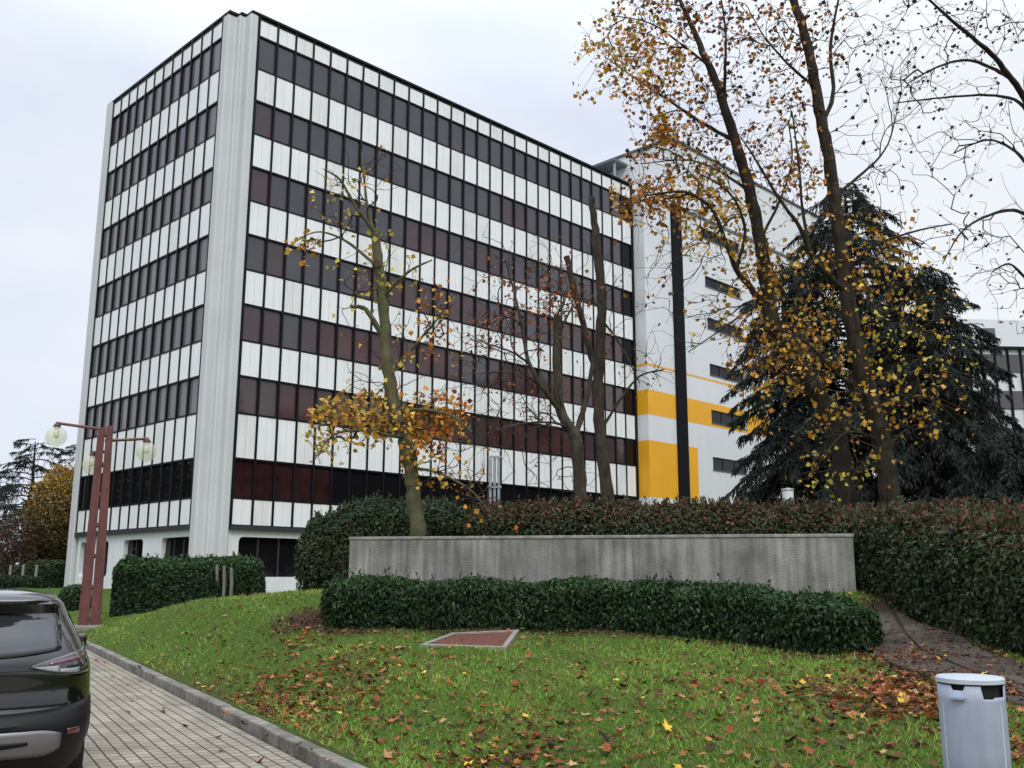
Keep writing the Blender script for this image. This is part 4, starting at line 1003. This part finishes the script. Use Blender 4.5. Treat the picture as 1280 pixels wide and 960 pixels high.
for dx, dy, dz, sy in arms:
    z = LH+dz; mb = MB(); n_ = np.array([dx,dy]); ln = np.linalg.norm(n_); n_ = n_/ln
    mb.tube([(.0,sy*.2,z-.12),(n_[0]*ln,n_[1]*ln+sy*.2,z)], [.045,.04], 8); mb.build('lamp_arm', M['rust_paint'], lamp, smooth=True)
    g = MB(); r_ = .285; cx_, cy_, cz_ = n_[0]*ln, n_[1]*ln+sy*.2, z-r_-.1
    g.lathe([(max(.002,r_*math.sin(math.pi*k/24)), -r_*math.cos(math.pi*k/24)) for k in range(25)], 32, (cx_,cy_,cz_)); gl = g.build('globe', M['globe'], lamp, smooth=True)
    s_ = MB(); s_.lathe([(.09,r_-.05),(.10,r_+.03),(.05,r_+.10),(.03,r_+.14)], 16, (cx_,cy_,cz_)); s_.build('globe_fitter', M['rust_paint'], gl, smooth=True)
    s_ = MB(); s_.lathe([(.03,-.05),(.075,.0),(.075,.17),(.05,.24)], 12, (cx_,cy_,cz_)); s_.build('bulb', M['lamp_core'], gl, smooth=True)

# ------------------------------------------------------------------ small pieces by the facade
vp = at(618,640,23.5); vent = empty('vent_pipes', (vp[0],vp[1],gz(vp[0],vp[1]))); tag(vent, 'cluster of three grey vertical pipes clamped together behind the hedge', 'pipes')
h_ = at(618,571,23.5)[2]-vent.location.z
for k, x in enumerate((-.1,.0,.1)):
    mb = MB(); mb.tube([(x,0,-.1),(x,0,h_-(.0 if k else .06))],[.036,.036],10); mb.build('pipe', M['galv'], vent, smooth=True)
for zz_ in (h_-.72, h_):
    mb = MB(); mb.box((-.16,-.05,zz_-.03),(.16,.05,zz_+.02)); mb.build('clamp', M['galv'], vent)
bp = at(986,640,22.0); bol = empty('bollard_light', (bp[0],bp[1],gz(bp[0],bp[1]))); tag(bol, 'short grey bollard light with clear top rising over the hedge', 'bollard light')
h_ = at(986,611,22.0)[2]-bol.location.z
mb = MB(); mb.lathe([(.13,-.1),(.13,h_-.24)], 16); mb.build('bollard_post', M['galv'], bol, smooth=True)
mb = MB(); mb.lathe([(.12,h_-.24),(.13,h_-.05),(.10,h_-.03)], 16); mb.build('lens', mat('bollard_lens',(.75,.77,.74),.3,spec=.5), bol, smooth=True)
mb = MB(); mb.lathe([(.15,h_-.03),(.14,h_),(.02,h_+.02)], 16); mb.build('cap', M['galv'], bol, smooth=True)

# ------------------------------------------------------------------ litter bin
bn = at(1212,846,5.6); zb0 = gz(bn[0],bn[1]); H = bn[2]-zb0
bin_ = empty('litter_bin', (bn[0],bn[1],zb0), 0); tag(bin_, 'pale grey metal litter bin with round lid and dark slots, beside the path', 'litter bin')
M['bin_paint'] = mat('bin_paint', (.34,.375,.46), .45, spec=.45, noise=(3,.16), streak=(14,.12,(1,1,.08)), bump=(60,.03))
M['bin_lid'] = mat('bin_lid', (.47,.51,.57), .42, spec=.45, noise=(7,.08))
rb_ = .170; n_ = 48; mb = MB(); faceang = math.atan2(-bn[1], -bn[0])     # towards the viewer
ts = H-.105; vs = []; fs = []
def cutz(a):                                            # rim with the throwing slots cut down into it
    d = (a-faceang+math.pi)%(2*math.pi)-math.pi
    if .30 < d < 1.25: return ts+.012 if d > .7 else ts+.004
    if -.62 < d < -.18: return ts+.045
    return H-.036
for i in range(n_*2):
    a = math.pi*i/n_; r0 = rb_
    vs += [(r0*.97*math.cos(a), r0*.97*math.sin(a), -.12), (r0*math.cos(a), r0*math.sin(a), H*.5), (r0*math.cos(a), r0*math.sin(a), ts-.01), (r0*math.cos(a), r0*math.sin(a), cutz(a))]
m_ = n_*2
for i in range(m_):
    j = (i+1)%m_
    for k in range(3): fs.append((i*4+k, j*4+k, j*4+k+1, i*4+k+1))
mb.add(vs, fs); bo = mb.build('bin_body', M['bin_paint'], bin_, smooth=True, fix=False)
so = bo.modifiers.new('sheet', 'SOLIDIFY'); so.thickness = .004; so.offset = -1
mb = MB(); mb.lathe([(.001,-.1),(rb_-.022,-.1),(rb_-.022,H-.02),(.001,H-.02)], 40); mb.build('inner_liner', M['dark_slot'], bin_, smooth=True)
mb = MB(); mb.lathe([(.001,H-.03),(rb_-.004,H-.03),(rb_+.006,H-.026),(rb_+.006,H-.004),(rb_-.002,H+.004),(.06,H+.012),(.001,H+.013)], 48, cap=False); mb.build('lid', M['bin_lid'], bin_, smooth=True)
for da_ in (-1.0, .95):
    mb = MB(); a_ = faceang+da_; mb.box((rb_-.002,-.006,-.1),(rb_+.0025,.006,ts-.03), lambda x,y,z: (x*math.cos(a_)-y*math.sin(a_), x*math.sin(a_)+y*math.cos(a_), z)); mb.build('seam', M['bin_lid'], bin_)
a = faceang-.40; M_ = lambda x,y,z: (x*math.cos(a)-y*math.sin(a), x*math.sin(a)+y*math.cos(a), z)
mb = MB(); mb.box((rb_-.01,-.04,ts-.0),(rb_+.022,.04,ts+.012), M_); mb.build('ash_ledge', M['bin_paint'], bin_)

# ------------------------------------------------------------------ parked car (built along its own axis: y = 0 at the tail, forwards +y)
M['car_paint'] = mat('car_paint', (.004,.0042,.005), .18, spec=.5, coat=1.0)
M['car_plastic'] = mat('car_plastic', (.008,.008,.009), .5, spec=.3, noise=(20,.1), bump=(120,.06))
M['car_silver'] = mat('car_silver', (.22,.225,.23), .4, metal=.6)
M['car_glass'] = mat('car_glass', (.022,.026,.028), .03, spec=1.0)
M['car_seat'] = mat('car_seat', (.012,.012,.013), .8)
M['lamp_clear'] = mat('lamp_clear', (.30,.31,.33), .15, spec=.8, coat=1., noise=(30,.35))
M['lamp_red'] = mat('lamp_red', (.09,.008,.010), .15, spec=.6, coat=1.)
M['lamp_smoke'] = mat('lamp_smoke', (.035,.028,.032), .08, spec=.7, coat=1.)
M['tyre'] = mat('tyre', (.012,.012,.012), .85)
M['rim'] = mat('rim', (.35,.36,.37), .35, metal=.8)
M['plate_white'] = mat('plate_white', (.6,.6,.58), .5)
HD = np.array([-.4925,.8703]); RT = np.array([.8703,.4925])
rc = np.array([-2.93, 7.2]) - RT*.86
car = empty('parked_car', (rc[0], rc[1], .004), math.atan2(-HD[0], HD[1])); car.scale = (1,1,.965); tag(car, 'black crossover car with silver bumper trim parked on the pavers', 'car')
ZS = [.20,.28,.40,.52,.62,.70,.80,.90,.98,1.04,1.10,1.20,1.30,1.38,1.45,1.49,1.515,1.532,1.545,1.553,1.558]
YR = np.interp
def yrear(z): return float(np.interp(z, [.2,.35,.5,.62,.72,.80,.95,1.02,1.10,1.20,1.36,1.42,1.46,1.515,1.545,1.558],[.22,.08,.0,-.02,.05,.075,.06,.06,.10,.17,.33,.30,.27,.34,.6,1.0]))
def yfront(z): return float(np.interp(z, [.2,.4,.7,.85,.95,1.0,1.05,1.5,1.545,1.558],[4.05,4.2,4.18,4.0,3.5,3.1,2.95,2.25,2.0,1.6]))
def hwid(z): return float(np.interp(z, [.2,.3,.5,.7,.85,.98,1.05,1.2,1.38,1.46,1.515,1.545,1.558],[.80,.86,.90,.905,.90,.885,.86,.80,.715,.675,.61,.45,.25]))
NE = 4.2
def y_at(x, z, eps=0.):
    h = hwid(z); y0 = yrear(z); ym = y0+1.0; q = min(.9999, abs(x)/h)
    return ym-(1.0+eps)*(1-q**NE)**(1/NE)
def loop(z):
    h, y0, y1 = hwid(z), yrear(z), yfront(z); ym0, ym1 = y0+1.0, y1-1.0
    if ym1 < ym0: ym0 = ym1 = (y0+y1)/2
    out = []
    n = 26
    for i in range(n+1):
        a = math.pi*i/n; x = h*np.sign(math.cos(a))*abs(math.cos(a))**(2/NE); out.append((x, ym0-(ym0-y0)*abs(math.sin(a))**(2/NE), z))
    for k in range(1,8): out.append((-h, ym0+(ym1-ym0)*k/8, z))
    for i in range(n+1):
        a = math.pi*i/n; x = -h*np.sign(math.cos(a))*abs(math.cos(a))**(2/NE); out.append((x, ym1+(y1-ym1)*abs(math.sin(a))**(2/NE), z))
    for k in range(1,8): out.append((h, ym1+(ym0-ym1)*k/8, z))
    return out
mb = MB(); lp = [loop(z) for z in ZS]; n = len(lp[0])
mb.add([p_ for l in lp for p_ in l], [(k*n+i, k*n+(i+1)%n, (k+1)*n+(i+1)%n, (k+1)*n+i) for k in range(len(lp)-1) for i in range(n)]+[tuple(range(n))[::-1], tuple((len(lp)-1)*n+i for i in range(n))])
tmp = mb.build('body', [M['car_paint'], M['car_plastic']], None, smooth=True)
cut = MB()
for yy in (.86, 3.36):
    cut.lathe([(.37,-1.2),(.37,1.2)], 36)
    k = len(cut.v)-72
    for q in range(k, len(cut.v)):
        x, y, z = cut.v[q]; cut.v[q] = (z, x+yy, y+.33)
# arches are cut only near the flanks: keep the middle of the floor
cc = cut.build('cutter', M['car_plastic'], None)
bo = tmp.modifiers.new('arches', 'BOOLEAN'); bo.object = cc; bo.operation = 'DIFFERENCE'; bo.solver = 'EXACT'
dg = bpy.context.evaluated_depsgraph_get(); dg.update()
me = bpy.data.meshes.new_from_object(tmp.evaluated_get(dg)); me.name = 'body'
bpy.data.objects.remove(tmp); bpy.data.objects.remove(cc)
body = link('body', me, car)
for p_ in me.polygons:                                    # unpainted plastic skirt
    if p_.center.z < .40: p_.material_index = 1
def rear_patch(name, m_, poly_fn, xs, eps, parent, nz=8):
    """sheet following the tail: poly_fn(x) -> (z0, z1)"""
    mb = MB(); vs = []
    for x in xs:
        z0, z1 = poly_fn(x)
        for k in range(nz+1):
            z = z0+(z1-z0)*k/nz; vs.append((x, y_at(x, z)-eps, z))
    nx = len(xs); fs = [(i*(nz+1)+k, (i+1)*(nz+1)+k, (i+1)*(nz+1)+k+1, i*(nz+1)+k+1) for i in range(nx-1) for k in range(nz)]
    mb.add(vs, fs); o = mb.build(name, m_, parent, smooth=True, fix=False)
    s = o.modifiers.new('t', 'SOLIDIFY'); s.thickness = .006; s.offset = 0; return o
rw = rear_patch('rear_window', M['car_glass'], lambda x: (1.075+.05*(abs(x)/.62)**2, 1.375-.02*(abs(x)/.6)**2), np.linspace(-.63,.63,25), .012, car)
for s in (1,-1):
    xs = np.linspace(.43,.855,14)*s
    def tl(x):
        q = (abs(x)-.43)/.425; return (1.005-.06*math.sin(min(q*1.3,1)*math.pi/2)+.03*max(0,q-.7), 1.015+.115*q**.8)
    t_ = rear_patch('taillight', M['lamp_smoke'], tl, xs, .016, car)
    rear_patch('lamp_lens', M['lamp_clear'], lambda x: (lambda z0,z1: (z0+.012, z0+(z1-z0)*.5))(*tl(x)), np.linspace(.46,.62,8)*s, .024, t_, 4)
    rear_patch('lamp_lens', M['lamp_clear'], lambda x: (lambda z0,z1: (z0+.015, z0+(z1-z0)*.30))(*tl(x)), np.linspace(.625,.76,8)*s, .023, t_, 4)
    rear_patch('lamp_band', M['lamp_red'], lambda x: (lambda z0,z1: (z0+(z1-z0)*.62, z0+(z1-z0)*.80))(*tl(x)), np.linspace(.55,.84,10)*s, .023, t_, 3)
    rear_patch('reflector', M['lamp_red'], lambda x: (.535+.02*(abs(x)-.6), .575+.03*(abs(x)-.6)), np.linspace(.70,.785,6)*s, .03, car, 3)
rear_patch('bumper_cladding', M['car_plastic'], lambda x: (.30, .70+.06*(abs(x)/.86)**3), np.linspace(-.885,.885,41), .014, car, 10)
rear_patch('skid_plate', M['car_silver'], lambda x: (.40+.05*max(0,(abs(x)-.53)/.13)**2, .585-.03*max(0,(abs(x)-.50)/.16)**2), np.linspace(-.66,.66,31), .032, car, 6)
rear_patch('skid_recess', M['car_plastic'], lambda x: (.46+.03*(abs(x)/.45)**2, .51-.0*(abs(x)/.45)**2), np.linspace(-.45,.45,21), .039, car, 3)
rear_patch('tailgate_crease', M['car_plastic'], lambda x: (.735,.75), np.linspace(-.70,.70,25), .012, car, 2)
rear_patch('tailgate_seam', M['dark_slot'], lambda x: (.985,.991), np.linspace(-.80,.80,31), .008, car, 1)
mb = MB(); vs = []
for i, x in enumerate(np.linspace(-.60,.60,17)):
    yb = y_at(x,1.44); e_ = .0+.10*(abs(x)/.6)**3
    vs += [(x, yb-.05+e_, 1.455), (x, yb-.055+e_, 1.475), (x, yb+.25, 1.528), (x, yb+.25, 1.50)]
fs = [(i*4+k, (i+1)*4+k, (i+1)*4+(k+1)%4, i*4+(k+1)%4) for i in range(16) for k in range(4)]+[(0,1,2,3),(64,67,66,65)]
mb.add(vs, fs); mb.build('roof_spoiler', M['car_paint'], car, smooth=True)
for s in (1,-1):
    # side glass
    mb = MB(); vs = []
    for y in np.linspace(.95,2.5,14):
        for z in np.linspace(1.06,1.36,5): vs.append((s*(hwid(z)+.006), y+ (z-1.06)*-.2, z))
    mb.add(vs, [(i*5+k,(i+1)*5+k,(i+1)*5+k+1,i*5+k+1) for i in range(13) for k in range(4)]); mb.build('side_window', M['car_glass'], car, smooth=True)
    mb = MB(); mb.box((s*.95-.1,2.35,.98),(s*.95+.1,2.48,1.12)); mb.build('door_mirror', M['car_paint'], car, bevel=.03)
    for yy in (.86,3.36):
        w_ = MB(); prof = [(.20,-.10),(.31,-.105),(.33,-.08),(.335,0),(.33,.08),(.31,.105),(.20,.10)]
        w_.lathe(prof, 36)
        w_.v = [(z+s*.775, x+yy, y+.335) for x,y,z in w_.v]
        wo = w_.build('wheel', M['tyre'], car, smooth=True)
        r_ = MB(); r_.lathe([(.03,-.02),(.20,-.01),(.205,.02),(.03,.03)], 28); r_.v = [(z*s+s*.865, x+yy, y+.335) for x,y,z in r_.v]; r_.build('rim', M['rim'], wo, smooth=True)

# ------------------------------------------------------------------ fallen leaves and grass
hedge_lines = [(np.array(cen), .55), (np.array([q[:2] for q in bl]), .7), (np.array([q[:2] for q in bb]), .6), (np.array([q[:2]+np.array([.12,.2]) for q in rb]), 1.0)]
def in_view(x, y, pad=1.25):
    return (y > 4.2) & (np.abs(x) < (y*.55*pad+.6))
def lawn_ok(x, y):
    ok = kerb_s(x, y) > .17
    ok &= ~((kerb_s(x, y) < .17) & (kerb_t(x, y) < ROAD_END))
    return ok
def inside_poly(x, y, poly):
    c = np.zeros(len(x), bool); n = len(poly)
    for i in range(n):
        x0,y0 = poly[i][:2]; x1,y1 = poly[(i+1)%n][:2]
        c ^= ((y0 > y) != (y1 > y)) & (x < (x1-x0)*(y-y0)/(y1-y0+1e-12)+x0)
    return c
def on_path(x, y):
    m = np.zeros(len(x), bool)
    for i in range(len(cl)-1):
        a, b = cl[i][:2], cl[i+1][:2]; d = b-a; L2 = d@d; t = np.clip(((x-a[0])*d[0]+(y-a[1])*d[1])/L2,0,1)
        m |= np.hypot(x-a[0]-t*d[0], y-a[1]-t*d[1]) < .6
    return m
n = 520000
yy = 4.6+ (34-4.6)*rng.random(n)**2.1; xx = (rng.random(n)*2-1)*(yy*.60+.8)
s_ok = lawn_ok(xx, yy) & ~inside_poly(xx, yy, q4) & ~on_path(xx, yy)
patchy = bumps(np.c_[xx,yy,0*xx], 1.1, 77)+.5*bumps(np.c_[xx,yy,0*xx], 4, 78)
s_ok &= rng.random(n) < np.clip(.75+.6*patchy, .10, 1)
for pl, r_ in hedge_lines:
    for i in range(len(pl)-1):
        a, b = pl[i], pl[i+1]; d = b-a; t = np.clip(((xx-a[0])*d[0]+(yy-a[1])*d[1])/(d@d),0,1); s_ok &= np.hypot(xx-a[0]-t*d[0], yy-a[1]-t*d[1]) > r_
xx, yy, patchy = xx[s_ok], yy[s_ok], patchy[s_ok]; n = len(xx); zz = ground(xx, yy)
hgt = .027*np.exp(rng.normal(0,.42,n))*(1+.35*np.clip(patchy,-1,1)); ang = rng.uniform(0,6.28,n); wdt = rng.uniform(.003,.0065,n)*(1+yy/14)
lean = rng.normal(0,.75,(n,2))*hgt[:,None]
bx, by = np.cos(ang)*wdt, np.sin(ang)*wdt
V = np.stack([np.c_[xx-bx,yy-by,zz-.004], np.c_[xx+bx,yy+by,zz-.004], np.c_[xx+lean[:,0],yy+lean[:,1],zz+hgt]],1).reshape(-1,3)
gp = pick([(.13,.245,.026),(.165,.29,.034),(.10,.19,.022),(.20,.28,.05),(.24,.22,.07)], n, .35)*(1.1+.4*np.clip(patchy,-1,1))[:,None]
dry = rng.random(n) < np.clip(.10-.25*patchy,.03,.5); gp[dry] = pick([(.20,.16,.07),(.15,.11,.05)], dry.sum(), .3)
tag(link('grass', np_mesh('grass', V, 3, np.repeat(np.clip(gp,.004,1),3,0)), None, [M['grass']]), 'short patchy lawn grass on the bank between kerb and hedges', 'grass', kind='stuff')

# fallen leaves: lobed, curled sheets
def fallen(P, yaw, size, cols, seed):
    rg = np.random.default_rng(seed); n = len(P); k = 10
    ang = np.linspace(0, 2*math.pi, k, endpoint=False)
    rad = np.array([1,.55,.95,.5,.8,.25,.8,.5,.95,.55])[None]*rg.uniform(.8,1.2,(n,k))
    x = np.cos(ang)[None]*rad; y = np.sin(ang)[None]*rad*rg.uniform(.6,1,(n,1))
    curl = rg.uniform(-.1,.75,(n,1)); z = curl*(x**2*rg.uniform(.2,.8,(n,1))+y**2*.6)+rg.normal(0,.06,(n,k))
    tx, ty = rg.normal(0,.28,(n,1)), rg.normal(0,.28,(n,1)); z = z + x*tx + y*ty; z = z - z.min(1,keepdims=True)*.8
    c_, s_ = np.cos(yaw)[:,None], np.sin(yaw)[:,None]; s = size[:,None]*.5
    X = (x*c_-y*s_)*s+P[:,[0]]; Y = (x*s_+y*c_)*s+P[:,[1]]; Z = z*s+P[:,[2]]
    ring = np.stack([X,Y,Z],2); ctr = np.stack([P[:,0],P[:,1],P[:,2]+.0],1)[:,None]
    nx_ = np.roll(ring,-1,1); tri = np.stack([np.broadcast_to(ctr,ring.shape), ring, nx_],2)   # n,k,3,3
    return tri.reshape(-1,3), np.repeat(cols, k*3, 0)
clus = [(at(355,840,11.2),1.0,420),(at(410,850,10.6),1.0,420),(at(335,815,12.6),.8,200),(at(420,820,12.5),.9,260),(at(395,795,15),.7,160),(at(600,930,8),.8,190),(at(500,900,9),1.2,150),(at(650,940,7.7),.5,120),(at(800,900,8.8),1.6,170),(at(1000,920,7.8),1.1,150),
        (at(1120,850,9.8),.7,420),(at(1150,895,8.1),.6,420),(at(1090,880,8.6),.8,300),(at(1000,835,11),1.0,170),(at(780,830,11.6),1.6,140),(at(1200,860,9),.8,260),(at(560,840,11),1.3,80),(at(700,945,7.5),1.0,90),(at(1130,800,12.2),.8,260),(at(1268,930,6.6),.4,190),(at(690,900,9),.5,60),(at(900,860,10.3),.9,120),(at(250,800,17),1.6,170),(at(300,830,14),1.2,170)]
px_, py_ = [], []
for c, r_, k in clus:
    px_.append(c[0]+rng.normal(0,r_*.55,k)); py_.append(c[1]+rng.normal(0,r_*.8,k))
k = 1500; y0 = 5.2+20*rng.random(k)**1.5; px_.append((rng.random(k)*2-1)*(y0*.56)); py_.append(y0)
X = np.concatenate(px_); Y = np.concatenate(py_); msk = (kerb_s(X,Y) > .2) & (Y > 4.8); X, Y = X[msk], Y[msk]
# a few on the kerb's foot and on the pavers
tq = rng.uniform(-3,13,46); sq = -np.abs(rng.normal(.12,.35,46))
X2 = KX+sq*RN[0]+tq*RD[0]-.12*RN[0]*0; Y2 = KY+sq*RN[1]+tq*RD[1]
Zl = np.r_[ground(X,Y)+rng.uniform(.004,.035,len(X)), np.where(sq > -.15, .135, .012)]
X = np.r_[X, X2]; Y = np.r_[Y, Y2]; n = len(X)
sz = rng.uniform(.045,.125,n)
lc = pick([(.24,.075,.028),(.17,.055,.024),(.32,.12,.04),(.11,.045,.025),(.42,.24,.11),(.27,.085,.03),(.06,.032,.02),(.045,.028,.02),(.20,.06,.027),(.30,.14,.06),(.36,.14,.045)], n, .3)
ye = rng.random(n) < .022; lc[ye] = pick([(.60,.42,.05),(.55,.48,.12)], ye.sum(), .2)
V, Cc = fallen(np.c_[X,Y,Zl], rng.uniform(0,6.28,n), sz, lc, 91)
tag(link('fallen_leaves', np_mesh('fallen_leaves', V, 3, Cc), None, [M['dry_leaf']]), 'brown and orange fallen leaves scattered over the lawn and kerb', 'fallen leaves', kind='stuff')

# bare soil and leaf mulch under the hedges, round the path and in worn patches
def soil_mask(x, y, wob=True):
    d = np.full(len(x), 9.)
    for pl, r_ in hedge_lines:
        for i in range(len(pl)-1):
            a, b = pl[i], pl[i+1]; e = b-a; t = np.clip(((x-a[0])*e[0]+(y-a[1])*e[1])/(e@e),0,1); d = np.minimum(d, np.hypot(x-a[0]-t*e[0], y-a[1]-t*e[1])-r_)
    for i in range(len(cl)-1):
        a, b = cl[i][:2], cl[i+1][:2]; e = b-a; t = np.clip(((x-a[0])*e[0]+(y-a[1])*e[1])/(e@e),0,1); d = np.minimum(d, np.hypot(x-a[0]-t*e[0], y-a[1]-t*e[1])-.62)
    return d + .16*bumps(np.c_[x,y,0*x], 3.0, 55)
gxf, gyf = gx.ravel(), gy.ravel()
dm_ = 1-sstep(.02, .42, soil_mask(gxf, gyf))
kd = kerb_s(gxf, gyf); dm_ = np.maximum(dm_, (1-sstep(.1,.75,kd))*np.clip(.35+.6*bumps(np.c_[gxf,gyf,0*gxf], 1.3, 57),0,.8))
at_ = ground_ob.data.attributes.new('Dirt', 'FLOAT', 'POINT'); at_.data.foreach_set('value', np.clip(dm_,0,1).astype(np.float32))
k = 60000; X = rng.uniform(-4.5,9.5,k); Y = rng.uniform(6.5,20,k); sm = soil_mask(X, Y)
msk = (sm < .32) & (sm > -.5) & (rng.random(k) < np.clip(1.1-sm*2.2,.1,1)) & (kerb_s(X,Y) > .3) & (np.abs(X) < Y*.6+.5); X, Y = X[msk], Y[msk]; n = len(X)
pth = on_path(X, Y); keep = ~pth | (rng.random(n) < .42); X, Y, pth = X[keep], Y[keep], pth[keep]; n = len(X)
V, Cc = fallen(np.c_[X,Y,ground(X,Y)+np.where(pth,.036,0)+rng.uniform(.0,.015,n)], rng.uniform(0,6.28,n), rng.uniform(.025,.075,n), pick([(.10,.045,.028),(.07,.035,.022),(.045,.028,.02),(.14,.055,.03),(.09,.055,.035)], n, .35), 93)
tag(link('leaf_mulch', np_mesh('leaf_mulch', V, 3, Cc), None, [M['dry_leaf']]), 'dark rotting leaf mulch under the hedges and along the stone path', 'leaf litter', kind='stuff')
